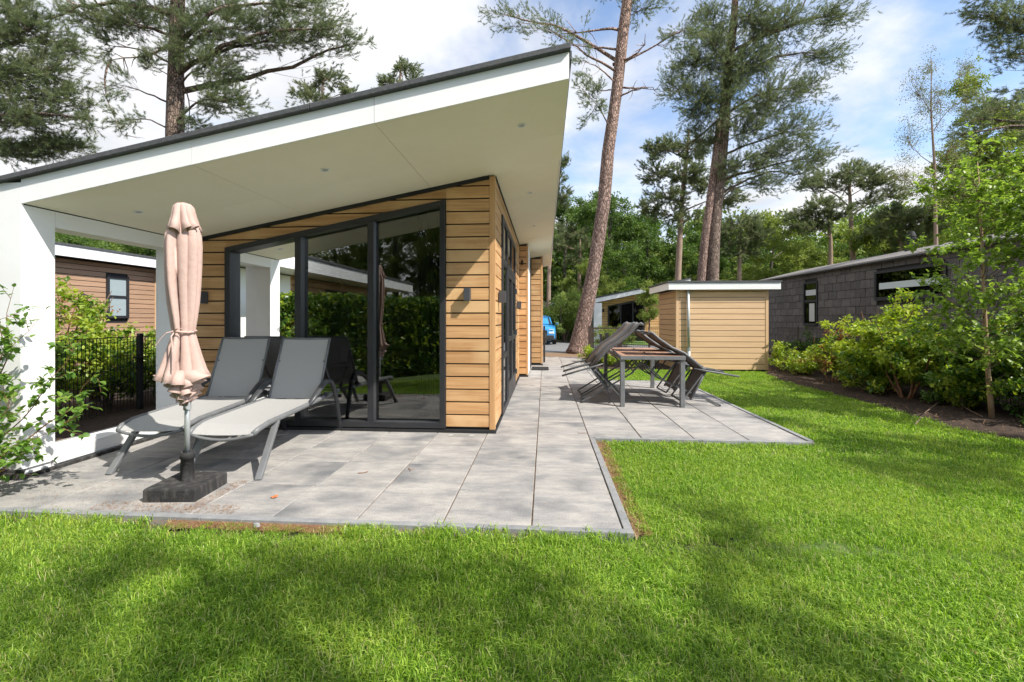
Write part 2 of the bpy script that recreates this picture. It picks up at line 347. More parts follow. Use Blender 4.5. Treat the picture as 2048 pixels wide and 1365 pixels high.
def scatter(name, pts, rots, scls, objs, parent=None, seed=1):
    me = bpy.data.meshes.new(name); n = len(pts); me.vertices.add(n)
    me.vertices.foreach_set('co', np.array(pts, dtype=np.float32).ravel())
    a = me.attributes.new('rot', 'FLOAT_VECTOR', 'POINT'); a.data.foreach_set('vector', np.array(rots, dtype=np.float32).ravel())
    a = me.attributes.new('scl', 'FLOAT', 'POINT'); a.data.foreach_set('value', np.array(scls, dtype=np.float32))
    a = me.attributes.new('pick', 'INT', 'POINT'); a.data.foreach_set('value', np.random.RandomState(seed).randint(0, len(objs), n).astype(np.int32))
    o = bpy.data.objects.new(name, me)
    md = o.modifiers.new('scatter', 'NODES'); md.node_group = scatter_group(objs)
    return put(o, parent)

PT = [pinetuft('pine_tuft', 40, .24, .10, .009, M['pine_leaf']) for _ in range(3)] + [pinetuft('pine_tuft_pale', 40, .24, .10, .009, M['pine_leaf2'])]
PTL = [pinetuft('pine_tuft_light', 40, .30, .13, .018, M['pine_leaf2']) for _ in range(2)] + [pinetuft('pine_tuft_mid', 40, .30, .13, .018, M['pine_leaf']) for _ in range(2)]
OC = [cluster('leaf_cluster', 34, .36, .16, .11, M['oak_leaf']) for _ in range(3)]
OCL = [cluster('leaf_cluster_light', 34, .34, .15, .10, M['oak_leaf2']) for _ in range(3)]
BC = [cluster('birch_cluster', 12, .32, .065, .045, M['dull_leaf'], up=.3) for _ in range(3)]
SCL = [cluster('shrub_cluster', 12, .10, .070, .045, M['shrub_leaf'], up=1.2) for _ in range(4)]
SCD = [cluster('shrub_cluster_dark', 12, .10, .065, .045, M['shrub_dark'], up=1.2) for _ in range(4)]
SCR = [cluster('red_cluster', 9, .08, .06, .03, M['red_leaf'], up=1) for _ in range(2)]
BCN = [cluster('sapling_cluster', 9, .11, .065, .048, M['birch_leaf'], up=.4) for _ in range(4)]

def lerp_path(path, z):
    for i in range(len(path) - 1):
        a, b = path[i], path[i + 1]
        if a[2] <= z <= b[2] or i == len(path) - 2:
            t = max(0, min(1, (z - a[2]) / (b[2] - a[2] + 1e-9)))
            return Vector([a[k] + (b[k] - a[k]) * t for k in range(3)]), a[3] + (b[3] - a[3]) * t
    return Vector(path[-1][:3]), path[-1][3]
def bend(p, q, s, k=6, up=.0):
    p, q = Vector(p), Vector(q); o = rv(s * (q - p).length); pts = []
    for i in range(k + 1):
        t = i / k; c = p.lerp(q, t) + o * math.sin(math.pi * t) + Vector((0, 0, up * (q - p).length * math.sin(math.pi * t)))
        pts.append(c + (rv((q - p).length * .015) if 0 < i < k else Vector()))
    return pts
def tree(name, label, cat, path, blobs, tufts, bark, branch=None, group=None, drop=.35, sub=9, tscale=1.0, limb=.014, sides=16, subr=.010, jitter=.16, dead=(), foliage='foliage', wisp=.25, dens=1.0):
    """path: (x,y,z,r) up the trunk; blobs: (centre, radii, tufts) masses of foliage hung on limbs"""
    root = thing(name, label, cat, path[0][:3], group)
    mb = MB(); P = []
    for i in range(len(path) - 1):
        a, b = path[i], path[i + 1]; k = max(2, int((b[2] - a[2]) / .8))
        for j in range(k): P.append([a[c] + (b[c] - a[c]) * j / k for c in range(4)])
    P.append(list(path[-1]))
    r0 = P[0][3]
    mb.tube([p[:3] for p in P], [p[3] * (1 + rnd.uniform(-.03, .03)) for p in P], sides)
    mb.build('trunk', bark, root, smooth=True)
    br = MB(); pts = []; rots = []; scl = []
    for c, rr, n in blobs:
        c = Vector(c); tp, tr = lerp_path(path, c.z); hd = (c - tp).xy.length
        s, sr = lerp_path(path, max(path[0][2] + .3, c.z - hd * drop - rr[2] * .3))
        lr = min(sr * .55, limb * (1.0 + hd))
        lp = bend(s, c, .09, 8, .07)
        br.tube(lp, [lr * (1 - .75 * i / 8) for i in range(9)], 7, cap=False)
        ns = max(3, int(n / sub))
        for _ in range(ns):
            d = rv(); e = c + Vector((d.x * rr[0], d.y * rr[1], d.z * rr[2])) * (rnd.random() ** .4)
            if rnd.random() < wisp: e = c + (e - c) * 1.25
            st = lp[rnd.choice((4, 5, 6, 7, 8))]
            sp = bend(st, e, .10, 5, -.03)
            br.tube(sp, [subr * (1 - .7 * i / 5) for i in range(6)], 3, cap=False)
            dd = (sp[5] - sp[3]).normalized()
            for _ in range(max(1, int(n * dens / ns + rnd.random()))):
                t = 1 - .6 * rnd.random() ** 1.5; i = min(4, int(t * 5)); p = sp[i].lerp(sp[i + 1], t * 5 - i) + rv(jitter * rnd.random())
                v = (dd + rv(.75) + Vector((0, 0, .25))).normalized()
                pts.append(p); rots.append(v.to_track_quat('X', 'Z').to_euler()); scl.append(tscale * rnd.uniform(.7, 1.25))
    for a, b, r in dead:
        lp = bend(a, b, .12, 7, .02); br.tube(lp, [r * (1 - .8 * i / 7) for i in range(8)], 5, cap=False)
        for _ in range(5):
            st = lp[rnd.choice((3, 4, 5, 6, 7))]; br.tube(bend(st, st + rv((Vector(b) - Vector(a)).length * .28), .15, 4), [r * .35, r * .3, r * .25, r * .18, r * .08], 3, cap=False)
    if br.v: br.build('branches', branch or bark, root, smooth=True)
    if pts:
        f = scatter(foliage, pts, rots, scl, tufts, root, seed=len(pts)); f['kind'] = 'stuff'
    return root

def at(x, y, Y):                    # a viewing direction of the survey photo met with the plane at depth Y
    s, c = math.sin(TH), math.cos(TH); u = (x - 1024) / 890; v = (637 - y) / 890
    t = Y / (u * s + c); return Vector(((u * c - s) * t, Y, 1.38 + v * t))

# ------------------------------------------------------------------ ground
def flat(name, poly, z, m, parent=None):
    mb = MB(); mb.add([(x, y, z) for x, y in poly], [tuple(range(len(poly)))]); return mb.build(name, m, parent)
kind(flat('ground', [(-400, -400), (400, -400), (400, 400), (-400, 400)], -.05, M['forest']), 'structure')
BED = [(-3.0, 5.75), (2.9, 5.55), (5.5, 5.42), (6.2, 5.25), (7.1, 5.33), (8.2, 5.31), (9.65, 5.28), (10.8, 5.35), (11.8, 5.62), (12.1, 5.8)]
def bedx(y):
    for a, b in zip(BED, BED[1:]):
        if y <= b[0]: return a[1] + (b[1] - a[1]) * (y - a[0]) / (b[0] - a[0])
    return 5.8
kind(flat('lawn', [(-5.2, -3)] + [(x, y) for y, x in BED] + [(5.8, 12.3), (1.2, 12.3), (1.2, 2.6), (-5.2, 2.6)], -.030, M['lawnbase']), 'structure')
# mulch bed along the right-hand fence, with an uneven surface
mb = MB(); n = 70; m_ = 16; vs = []
for j in range(n + 1):
    y = -3 + 16 * j / n
    for i in range(m_ + 1):
        x0 = bedx(y) - .04; x = x0 + (8.6 - x0) * i / m_
        vs.append((x, y, -.026 + (.045 + rnd.uniform(-.018, .03)) * min(1, i * 1.2)))
mb.add(vs, [(j * (m_ + 1) + i, j * (m_ + 1) + i + 1, (j + 1) * (m_ + 1) + i + 1, (j + 1) * (m_ + 1) + i) for j in range(n) for i in range(m_)])
kind(mb.build('planting_bed', M['soil'], smooth=True), 'structure')
mb = MB(); vs = []
for j in range(21):
    for i in range(31):
        vs.append((1.3 + 5.6 * i / 30, 12.35 + 2.5 * j / 20 - (.1 if i < 1 else 0), -.012 + rnd.uniform(.0, .03) * (0 < i < 30 and j > 0)))
mb.add(vs, [(j * 31 + i, j * 31 + i + 1, (j + 1) * 31 + i + 1, (j + 1) * 31 + i) for j in range(20) for i in range(30)])
kind(mb.build('back_planting_bed', M['soil'], smooth=True), 'structure')
kind(flat('side_planting_bed', [(-9, 2.0), (-4.78, 2.0), (-4.78, 16), (-12.9, 16)], -.02, M['soil']), 'structure')
kind(flat('needle_strip', [(-1.5, 15.9), (9, 15.9), (9, 18.6), (-1.5, 18.6)], -.022, M['sand']), 'structure')
kind(flat('road', [(-40, 18.4), (60, 18.0), (60, 22.6), (14, 22.9), (2.5, 23.6), (.6, 26), (.2, 60), (-3.2, 60), (-3.2, 24), (-40, 24)], -.012, M['road']), 'structure')
kind(flat('roadside_lawn', [(2.0, 23.9), (60, 22.9), (60, 27.5), (1.6, 27.5)], -.008, M['farlawn']), 'structure')
kind(flat('bedding_sand', [(-5.3, 2.95), (.51, 2.95), (.51, 5.2), (2.94, 5.2), (2.94, 9.95), (1.2, 9.95), (1.2, 16.0), (-.6, 16.0), (-.6, 5.5), (-5.3, 5.5)], -.011, M['sand']), 'structure')

# paving: every slab its own piece
patio = thing('patio', 'grey concrete slab terrace and path around the wooden holiday house', 'patio', (0, 2.9, 0))
patio['kind'] = 'structure'
def slab(x0, x1, y0, y1):
    if x1 - x0 < .03 or y1 - y0 < .03: return
    g = .0045; z = rnd.uniform(-.002, .001); t = [rnd.uniform(-.0015, .0015) for _ in range(4)]
    mb = MB(); c = .004
    a = [(x0 + g, y0 + g), (x1 - g, y0 + g), (x1 - g, y1 - g), (x0 + g, y1 - g)]
    b = [(x0 + g + c, y0 + g + c), (x1 - g - c, y0 + g + c), (x1 - g - c, y1 - g - c), (x0 + g + c, y1 - g - c)]
    vs = [(x, y, -.04) for x, y in a] + [(x, y, z + t[i] - c) for i, (x, y) in enumerate(a)] + [(x, y, z + t[i]) for i, (x, y) in enumerate(b)]
    fs = [(i, (i + 1) % 4, 4 + (i + 1) % 4, 4 + i) for i in range(4)] + [(4 + i, 4 + (i + 1) % 4, 8 + (i + 1) % 4, 8 + i) for i in range(4)] + [(8, 9, 10, 11)]
    mb.add(vs, fs); mb.build('slab', M['slab'], patio)
xs = [.51 - .6 * i for i in range(10)]; ys = [2.95 + .6 * j for j in range(23)]
for j, y in enumerate(ys[:-1]):
    for i, x in enumerate(xs):
        x0 = x - .6; x1 = x; y1 = min(ys[j + 1], 16.0)
        if y > 5.3:
            if x0 < -.62: x0 = -.6
            if x1 <= -.55: continue
        slab(x0, x1, y, y1)
y = 5.21
while y < 15.9:
    y1 = min(y + .6, 16.0)
    lim = 2.94 if y < 9.8 else 1.2
    if y < 9.8: y1 = min(y1, 9.95)
    x = .51
    while x < lim - .02: slab(x, min(x + .6, lim) if lim - x > .66 else lim, y, y1); x = min(x + .6, lim) if lim - x > .66 else lim
    y = y1
def kerbs(p, q):
    p, q = Vector(p), Vector(q); L = (q - p).length; k = max(1, round(L / 1.0)); d = (q - p) / L
    for i in range(k):
        a = p + d * (L * i / k + .002); b = p + d * (L * (i + 1) / k - .002); h = rnd.uniform(.006, .011)
        mb = MB(); mb.bar((a.x, a.y, h - .05), (b.x, b.y, h - .05 + rnd.uniform(-.002, .002)), .056, .1); mb.build('kerb_stone', M['kerb'], patio, bevel=.004)
kerbs((-5.3, 2.92), (.57, 2.92)); kerbs((.54, 2.95), (.54, 5.15)); kerbs((.57, 5.18), (2.97, 5.18)); kerbs((2.97, 5.21), (2.97, 9.98))
kerbs((2.94, 9.98), (1.23, 9.98)); kerbs((1.23, 10.01), (1.23, 15.9))

# ------------------------------------------------------------------ main house
H = thing('holiday_house', 'modern timber clad holiday house with big sloping white roof overhang and terrace', 'house', (-2.5, 5.3, 0))
zs = lambda x: 3.26 + .19 * (x - .19)
GAP = .017
def planks_x(parent, x0, x1, Y, z0, z1, pitch, cuts=(), m='oak_x', holes=(), th=.022, face=-1):
    """planks along x with their outer face at Y; cuts are half planes a*x+b*z<=c; holes are (x0,x1,z0(x),z1(x))"""
    z = z0
    while z < z1 - .02:
        top = min(z + pitch - GAP, z1)
        base = [(x0, z), (x1, z), (x1, top), (x0, top)]
        polys = [base]
        for (h0, h1, slope, zh0, below) in holes:       # window: x range, top line z = zh0 + slope*(x-h0), bottom
            nw = []
            for p in polys:
                l = clip(p, 1, 0, h0); r = clip(p, -1, 0, -h1)
                mid = clip(clip(p, -1, 0, -h0), 1, 0, h1)
                up = clip(mid, slope, -1, slope * h0 - zh0)
                dn = clip(mid, 0, 1, below)
                nw += [q for q in (l, r, up, dn) if area(q) > 2e-4]
            # join neighbouring pieces that share the full height
            polys = nw
        for p in polys:
            for c in cuts: p = clip(p, *c) if len(p) > 2 else p
            if area(p) > 3e-4: MB().prism(p, 'XZ', Y, Y - face * th).build('plank', M[m], parent)
        z += pitch
def planks_y(parent, y0, y1, X, z0, z1, pitch, holes=(), m='oak_y', th=.022, face=1, cut=None, name='plank'):
    z = z0
    while z < z1 - .02:
        top = min(z + pitch - GAP, z1); segs = [(y0, y1)]
        for (h0, h1, hz0, hz1) in holes:
            if top > hz0 and z < hz1: segs = [s for a, b in segs for s in ((a, min(b, h0)), (max(a, h1), b)) if s[1] - s[0] > .02]
        for a, b in segs: MB().box(min(X, X - face * th), max(X, X - face * th), a, b, z, top).build(name, M[m], parent)
        z += pitch
P = .1535
wz = lambda x: 2.265 + .196 * (x + 4.0)
planks_x(H, -4.48, -.667, 5.32, .07, 3.2, P, cuts=[(-.19, 1, 3.26 - .19 * .19 - .045)], holes=[(-4.005, -1.195, .196, 2.27, .04)])
# dark backing behind the cladding joints, leaving the window open
bk = MB()
bk.prism([(-4.5, .0), (-4.01, .0), (-4.01, zs(-4.01)), (-4.5, zs(-4.5))], 'XZ', 5.344, 5.46)
bk.prism([(-1.19, .0), (-.625, .0), (-.625, zs(-.625)), (-1.19, zs(-1.19))], 'XZ', 5.344, 5.46)
bk.prism([(-4.01, wz(-4.01) + .0), (-1.19, wz(-1.19)), (-1.19, zs(-1.19)), (-4.01, zs(-4.01))], 'XZ', 5.344, 5.46)
bk.box(-4.01, -1.19, 5.344, 5.46, -.03, .045)
bk.box(-.66, -.624, 5.46, 10.5, -.03, 3.08); bk.box(-.66, -.424, 10.504, 13.1, -.03, 3.12); bk.box(-.62, -.097, 13.124, 15.9, -.03, 3.18)
bk.box(-4.78, -4.51, 5.344, 16, -.03, 2.3); bk.box(-4.78, -.1, 15.9, 16, -.03, 2.3)
bk.box(-4.5, -.6, 9.5, 9.6, 0, 3.0)
bk.build('backing', M['black'], H)
tr = MB(); tr.prism([(-4.48, zs(-4.48) - .042), (-.667, zs(-.667) - .042), (-.667, zs(-.667) - .002), (-4.48, zs(-4.48) - .002)], 'XZ', 5.30, 5.343); tr.build('top_trim', M['black'], H)
pl = MB(); pl.box(-4.5, -.585, 5.29, 5.343, -.02, .036); pl.build('plinth', M['black'], H, bevel=.004)
pl = MB(); pl.box(-.623, -.588, 5.345, 10.45, -.02, .034); pl.build('plinth', M['black'], H)
MB().box(-.666, -.598, 5.312, 5.385, .04, 3.085).build('corner_post', M['oak_z'], H, bevel=.003)
planks_y(H, 5.387, 10.47, -.60, .07, 3.07, P, holes=[(6.10, 8.77, 0, 2.81)])
MB().box(-.623, -.59, 5.387, 10.47, 3.072, 3.105).build('top_trim', M['black'], H)
# first step out of the side wall
planks_x(H, -.598, -.44, 10.48, .07, 3.08, P)
MB().box(-.438, -.398, 10.474, 10.53, .05, 3.1).build('corner_post', M['oak_z'], H)
MB().box(-.598, -.396, 10.46, 10.478, -.02, .04).build('plinth', M['black'], H)
MB().box(-.598, -.44, 10.478, 10.5, 3.085, 3.12).build('top_trim', M['black'], H)
MB().box(-.42, -.398, 10.54, 11.82, .05, 3.13).build('wall_panel', M['white'], H)
# second step
planks_x(H, -.398, -.125, 13.10, .07, 3.12, P)
MB().box(-.123, -.070, 13.094, 13.15, .05, 3.18).build('corner_post', M['oak_z'], H)
MB().box(-.40, -.066, 13.07, 13.092, -.02, .04).build('plinth', M['black'], H)
MB().box(-.398, -.125, 13.098, 13.12, 3.125, 3.16).build('top_trim', M['black'], H)
planks_y(H, 13.152, 15.9, -.075, .07, 3.17, P)
# back door
d2 = MB().box(-.425, -.39, 11.84, 13.06, .03, 2.75).build('door', M['frame'], H)
MB().box(-.389, -.384, 11.98, 12.92, 1.0, 2.55).build('pane', M['glassdark'], d2)
hd = MB(); hd.bar((-.385, 12.0, 1.08), (-.35, 12.0, 1.08), .02, .02); hd.bar((-.35, 12.0, 1.08), (-.35, 12.13, 1.08), .018, .018); hd.build('handle', M['chrome'], d2)

# terrace window

fr = MB(); t = .068
def sl(x, o=0): return wz(x) + o
fr.prism([(-4.0, .05), (-4.0 + t, .05), (-4.0 + t, sl(-4.0 + t)), (-4.0, sl(-4.0))], 'XZ', 5.285, 5.44)
fr.prism([(-1.2 - t, .05), (-1.2, .05), (-1.2, sl(-1.2)), (-1.2 - t, sl(-1.2 - t))], 'XZ', 5.285, 5.44)
fr.prism([(-4.0 + t, sl(-4.0 + t) - t), (-1.2 - t, sl(-1.2 - t) - t), (-1.2 - t, sl(-1.2 - t)), (-4.0 + t, sl(-4.0 + t))], 'XZ', 5.285, 5.44)
fr.box(-4.0 + t, -1.2 - t, 5.285, 5.44, .05, .118)
wf = fr.build('window', M['frame'], H, bevel=.003)
for x in (-3.09, -2.165):
    MB().prism([(x, .118), (x + .076, .118), (x + .076, sl(x + .076) - t), (x, sl(x) - t)], 'XZ', 5.295, 5.43).build('mullion', M['frame'], wf)
for a, b in ((-3.932, -3.09), (-3.014, -2.165), (-2.089, -1.268)):
    MB().prism([(a, .118), (b, .118), (b, sl(b) - t), (a, sl(a) - t)], 'XZ', 5.384, 5.388).build('pane', M['glass'], wf)
tb = MB(); tb.box(-3.915, -1.285, 5.389, 5.40, .118, .16); tb.box(-3.915, -1.285, 5.389, 5.4, .76, .775); tb.build('glazing_bar', M['frame'], wf)

# double door with sidelight in the long wall
D = MB(); D.box(-.62, -.575, 6.10, 6.20, .04, 2.81); D.box(-.62, -.575, 8.68, 8.77, .04, 2.81); D.box(-.62, -.575, 6.20, 8.68, 2.72, 2.81)
D.box(-.62, -.575, 6.20, 8.68, .04, .12); D.box(-.62, -.575, 6.20, 8.68, 2.14, 2.23); D.box(-.62, -.575, 6.82, 6.92, .12, 2.72)
D.box(-.62, -.575, 7.70, 7.78, 2.23, 2.72); D.box(-.62, -.575, 6.20, 6.82, .80, .88)
ds = D.build('side_door', M['frame'], H, bevel=.004)
for a, b in ((6.92, 7.78), (7.79, 8.68)):
    l = MB(); w = .09
    for q in ((a, a + w, .13, 2.13), (b - w, b, .13, 2.13), (a + w, b - w, .13, .35), (a + w, b - w, 2.03, 2.13), (a + w, b - w, 1.0, 1.08)): l.box(-.61, -.568, *q)
    l.build('door_leaf', M['frame'], ds, bevel=.004)
for a, b, c, d in ((6.2, 6.82, .12, .8), (6.2, 6.82, .88, 2.14), (7.01, 7.69, .35, 1.0), (7.01, 7.69, 1.08, 2.03), (7.88, 8.59, .35, 1.0), (7.88, 8.59, 1.08, 2.03), (6.2, 6.82, 2.23, 2.72), (6.92, 7.7, 2.23, 2.72), (7.78, 8.68, 2.23, 2.72)):
    MB().box(-.598, -.594, a, b, c, d).build('pane', M['glassdark'], ds)
for z in (.35, 1.1, 1.9): MB().tube([(-.558, 8.66, z - .05), (-.558, 8.66, z + .05)], .014, 8).build('hinge', M['darkmetal'], ds)
hd = MB(); hd.bar((-.566, 7.72, .95), (-.566, 7.72, 1.17), .035, .008, up=(0, 1, 0)); hd.bar((-.566, 7.72, 1.08), (-.50, 7.72, 1.08), .02, .02); hd.bar((-.505, 7.72, 1.08), (-.505, 7.60, 1.08), .02, .02); hd.build('handle', M['chrome'], ds)

# roof: body, edge trim, white fascia, ceiling panels
XJ = [-4.95, -4.503, -2.95, -1.38, .19]
rf = MB(); rf.prism([(-4.94, zs(-4.94) + .02), (.175, zs(.175) + .02), (.175, zs(.175) + .2), (-4.94, zs(-4.94) + .2)], 'XZ', 3.53, 15.98)
roof = rf.build('roof', M['black'], H)
for a, b in ((-4.97, -1.905), (-1.90, .20)):
    e = MB(); e.prism([(a, zs(a) + .212), (b, zs(b) + .212), (b, zs(b) + .258), (a, zs(a) + .258)], 'XZ', 3.465, 3.60); e.build('edge_trim', M['roofing'], roof, bevel=.006)
e = MB(); e.prism([(-4.97, zs(-4.97) + .203), (.14, zs(.14) + .203), (.14, zs(.14) + .25), (-4.97, zs(-4.97) + .25)], 'XZ', 3.602, 16.0); e.build('roof_sheet', M['roofing'], roof)
e = MB(); e.prism([(.142, zs(.142) + .203), (.215, zs(.215) + .203), (.215, zs(.215) + .268), (.142, zs(.142) + .268)], 'XZ', 3.602, 16.0); e.build('edge_trim', M['roofing'], roof)
for a, b in zip(XJ[1:], XJ[2:]):
    g = .002
    MB().prism([(a + g, zs(a)), (b - g, zs(b)), (b - g, zs(b) + .208), (a + g, zs(a) + .208)], 'XZ', 3.51, 3.526).build('fascia_panel', M['white'], roof)
y = 3.528
for y1 in (6.5, 9.5, 12.5, 15.98):
    MB().box(.176, .19, y + .002, y1 - .002, zs(.19) + .002, zs(.19) + .208).build('fascia_panel', M['white'], roof); y = y1
for a, b in zip([-4.497] + XJ[2:-1], XJ[2:]):
    for y0, y1 in ((3.528, 4.55), (4.55, 5.30)):
        MB().prism([(a + .0025, zs(a + .0025) + .001), (b - .0025, zs(b - .0025) + .001), (b - .0025, zs(b - .0025) + .014), (a + .0025, zs(a + .0025) + .014)], 'XZ', y0 + .0008, y1 - .0008).build('ceiling_panel', M['soffit'], roof)
y = 5.30
while y < 15.9:
    y1 = min(y + 1.2, 15.97); a, b = -.72, .172
    MB().prism([(a, zs(a) + .001), (b, zs(b) + .001), (b, zs(b) + .014), (a, zs(a) + .014)], 'XZ', y + .001, y1 - .001).build('ceiling_panel', M['soffit'], roof); y = y1
# white frame on the left side of the terrace
MB().box(-4.95, -4.503, 3.51, 3.53, .075, zs(-4.6) + .20).build('wall_panel', M['white'], H)
MB().box(-4.52, -4.50, 3.512, 3.775, .075, 2.362).build('wall_panel', M['white'], H)
MB().box(-4.52, -4.50, 3.778, 5.12, 2.215, 2.362).build('header_panel', M['white'], H)
MB().box(-4.74, -4.521, 3.778, 5.12, 2.215, 2.23).build('header_panel', M['white'], H)
MB().box(-4.52, -4.50, 3.778, 5.318, .04, .15).build('sill', M['white'], H)
MB().box(-4.78, -4.5, 3.778, 5.12, .152, .163).build('sill', M['white'], H)
MB().box(-4.52, -4.50, 5.122, 5.318, .165, 2.362).build('wall_panel', M['white'], H)
MB().box(-4.74, -4.521, 5.122, 5.14, .165, 2.25).build('wall_panel', M['white'], H)
MB().box(-4.74, -4.521, 3.76, 3.776, .165, 2.25).build('wall_panel', M['white'], H)
MB().box(-4.76, -4.742, 5.122, 5.34, -.02, 2.25).build('wall_panel', M['white'], H)
MB().box(-4.93, -4.521, 3.56, 3.758, -.02, 2.31).box(-4.74, -4.521, 5.142, 5.34, -.02, 2.31).box(-4.74, -4.521, 3.778, 5.12, -.02, .15).box(-4.74, -4.521, 3.778, 5.12, 2.232, 2.31).build('wall_core', M['white'], H)
pb = MB(); pb.box(-4.49, -4.455, 3.5, 5.28, -.02, .03); pb.box(-4.96, -4.455, 3.465, 3.5, -.02, .05); pb.box(-4.95, -4.49, 3.5, 3.53, -.02, .07); pb.build('plinth', M['rubber'], H, bevel=.006)
# the room behind the window
rm = MB(); rm.box(-4.5, -.67, 5.47, 9.5, 0, .03)
fl = rm.build('room_floor', mat('room_floor', (.22, .17, .12), (.17, .13, .09), rough=.5, scale=(2, 8, 2)), H)
rm = MB(); rm.box(-4.49, -4.47, 5.47, 9.48, .03, 2.3); rm.box(-.68, -.662, 5.47, 6.0, .03, 3.0); rm.box(-4.47, -.68, 9.46, 9.48, .03, 2.9)
rm.build('room_wall', mat('room_wall', (.45, .44, .41), rough=.9), H)
rm = MB(); rm.prism([(-4.47, zs(-4.47) - .015), (-.68, zs(-.68) - .015), (-.68, zs(-.68) - .005), (-4.47, zs(-4.47) - .005)], 'XZ', 5.47, 9.45); rm.build('room_ceiling', mat('room_ceiling', (.6, .6, .57), rough=.9), H)
# curtain hanging in folds at the right of the window
cu = MB(); vs = []; nx = 60
for i in range(nx + 1):
    x = -1.62 + .34 * i / nx; y = 5.60 + .035 * math.sin(i * 1.15) + .01 * math.sin(i * 2.7)
    vs += [(x, y, .06), (x, y, wz(x) + .02)]
cu.add(vs, [(2 * i, 2 * i + 2, 2 * i + 3, 2 * i + 1) for i in range(nx)])
c_o = cu.build('curtain', mat('curtain', (.10, .10, .105), (.14, .14, .145), rough=.95, scale=(40, 40, 3)), None, smooth=True); tag(c_o, 'dark grey folded curtain behind the right pane of the big terrace window', 'curtain')
so = thing('sofa', 'brown sofa standing inside the room behind the big terrace window', 'sofa', (-2.6, 6.9, .03))
sm = mat('sofa_cloth', (.20, .13, .09), (.24, .16, .11), rough=.95, scale=(30, 30, 30), bump=.4)
MB().box(-3.4, -1.8, 6.6, 7.4, .15, .42).build('seat', sm, so, bevel=.05)
MB().box(-3.4, -1.8, 7.4, 7.6, .3, .86).build('backrest', sm, so, bevel=.06)
for x in (-3.58, -1.8): MB().box(x, x + .18, 6.6, 7.6, .15, .62).build('armrest', sm, so, bevel=.05)
for x in (-3.3, -1.95):
    for y in (6.7, 7.45): MB().box(x, x + .05, y, y + .05, .03, .15).build('leg', M['darkmetal'], so)
ct = thing('coffee_table', 'low pale wooden coffee table inside behind the right pane', 'table', (-1.45, 6.4, .03))
MB().box(-1.7, -1.2, 6.1, 6.75, .40, .44).build('table_top', M['oak_x'], ct, bevel=.01)
for x in (-1.66, -1.28):
    for y in (6.14, 6.68): MB().box(x, x + .04, y, y + .04, .03, .40).build('leg', M['oak_z'], ct)

# wall lamps and ceiling spots
def wall_lamp(x, y, z, axis, label):
    t = thing('wall_lamp', label, 'wall lamp', (x, y, z), 'box wall lamps on the wooden house')
    if axis == 'x':
        MB().box(x - .037, x + .037, y - .105, y - .012, z - .075, z + .075).build('lamp_body', M['lampmetal'], t, bevel=.003); MB().box(x - .03, x + .03, y - .012, y - .001, z - .05, z + .05).build('bracket', M['black'], t)
        MB().box(x - .028, x + .028, y - .09, y - .03, z - .0775, z - .0755).build('lens', M['pole'], t)
    else:
        MB().box(x + .012, x + .10, y - .037, y + .037, z - .075, z + .075).build('lamp_body', M['lampmetal'], t, bevel=.003); MB().box(x + .001, x + .012, y - .03, y + .03, z - .05, z + .05).build('bracket', M['black'], t)
        MB().box(x + .03, x + .085, y - .028, y + .028, z - .0775, z - .0755).build('lens', M['pole'], t)
    return t
wall_lamp(-.925, 5.32, 1.665, 'x', 'black box lamp on the sunlit planks right of the big window')
wall_lamp(-4.27, 5.32, 1.64, 'x', 'black box lamp on the shaded planks left of the window behind the parasol')
wall_lamp(-.60, 5.70, 1.655, 'y', 'black box lamp on the side wall between house corner and double door')
wall_lamp(-.60, 9.35, 1.66, 'y', 'black box lamp on the side wall beyond the double door')
cmr = MB(); cmr.box(-.55, -.51, 10.40, 10.472, 2.64, 2.74); tag(cmr.build('sensor', M['black'], None, bevel=.008), 'small black sensor high on the stepped-out plank wall beyond the door', 'sensor')
def spot(px, py, label, xy=None):
    # meets the ceiling plane
    s, c = math.sin(TH), math.cos(TH); u = (px - 1024) / 890; v = (637 - py) / 890; dx, dy = u * c - s, u * s + c
    t = (3.26 - .0361 - 1.38) / (v - .19 * dx); x, y = dx * t, dy * t; z = zs(x)
    th_ = thing('ceiling_spot', label, 'ceiling spot', (x, y, z), 'round ceiling spots under the overhang')
    n = Vector((.19, 0, -1)).normalized(); c0 = Vector((x, y, z)); a = Vector((1, 0, .19)).normalized(); b = Vector((0, 1, 0)); mb = MB(); vs = []
    for r_, h_ in ((.045, .0), (.045, .006), (.032, .006), (.030, .001)):
        for k in range(20):
            q = 2 * math.pi * k / 20; vs.append(c0 + a * (r_ * math.cos(q)) + b * (r_ * math.sin(q)) + n * h_)
    mb.add(vs, [(i * 20 + k, i * 20 + (k + 1) % 20, (i + 1) * 20 + (k + 1) % 20, (i + 1) * 20 + k) for i in range(3) for k in range(20)])
    mb.build('ring', M['white'], th_, smooth=False)
    mb = MB(); mb.add([c0 + n * .002 + a * (.031 * math.cos(2 * math.pi * k / 20)) + b * (.031 * math.sin(2 * math.pi * k / 20)) for k in range(20)], [tuple(range(20))]); mb.build('lens', M['zinc'], th_)
spot(1043, 251, 'round ceiling spot nearest the high right corner of the overhang')
spot(650, 340, 'round ceiling spot in the middle of the overhang')
spot(277, 424, 'round ceiling spot above and left of the closed parasol')
spot(1060, 386, 'round spot in the narrow eave just past the house corner')
spot(1068, 452, 'round spot farthest back in the narrow eave')

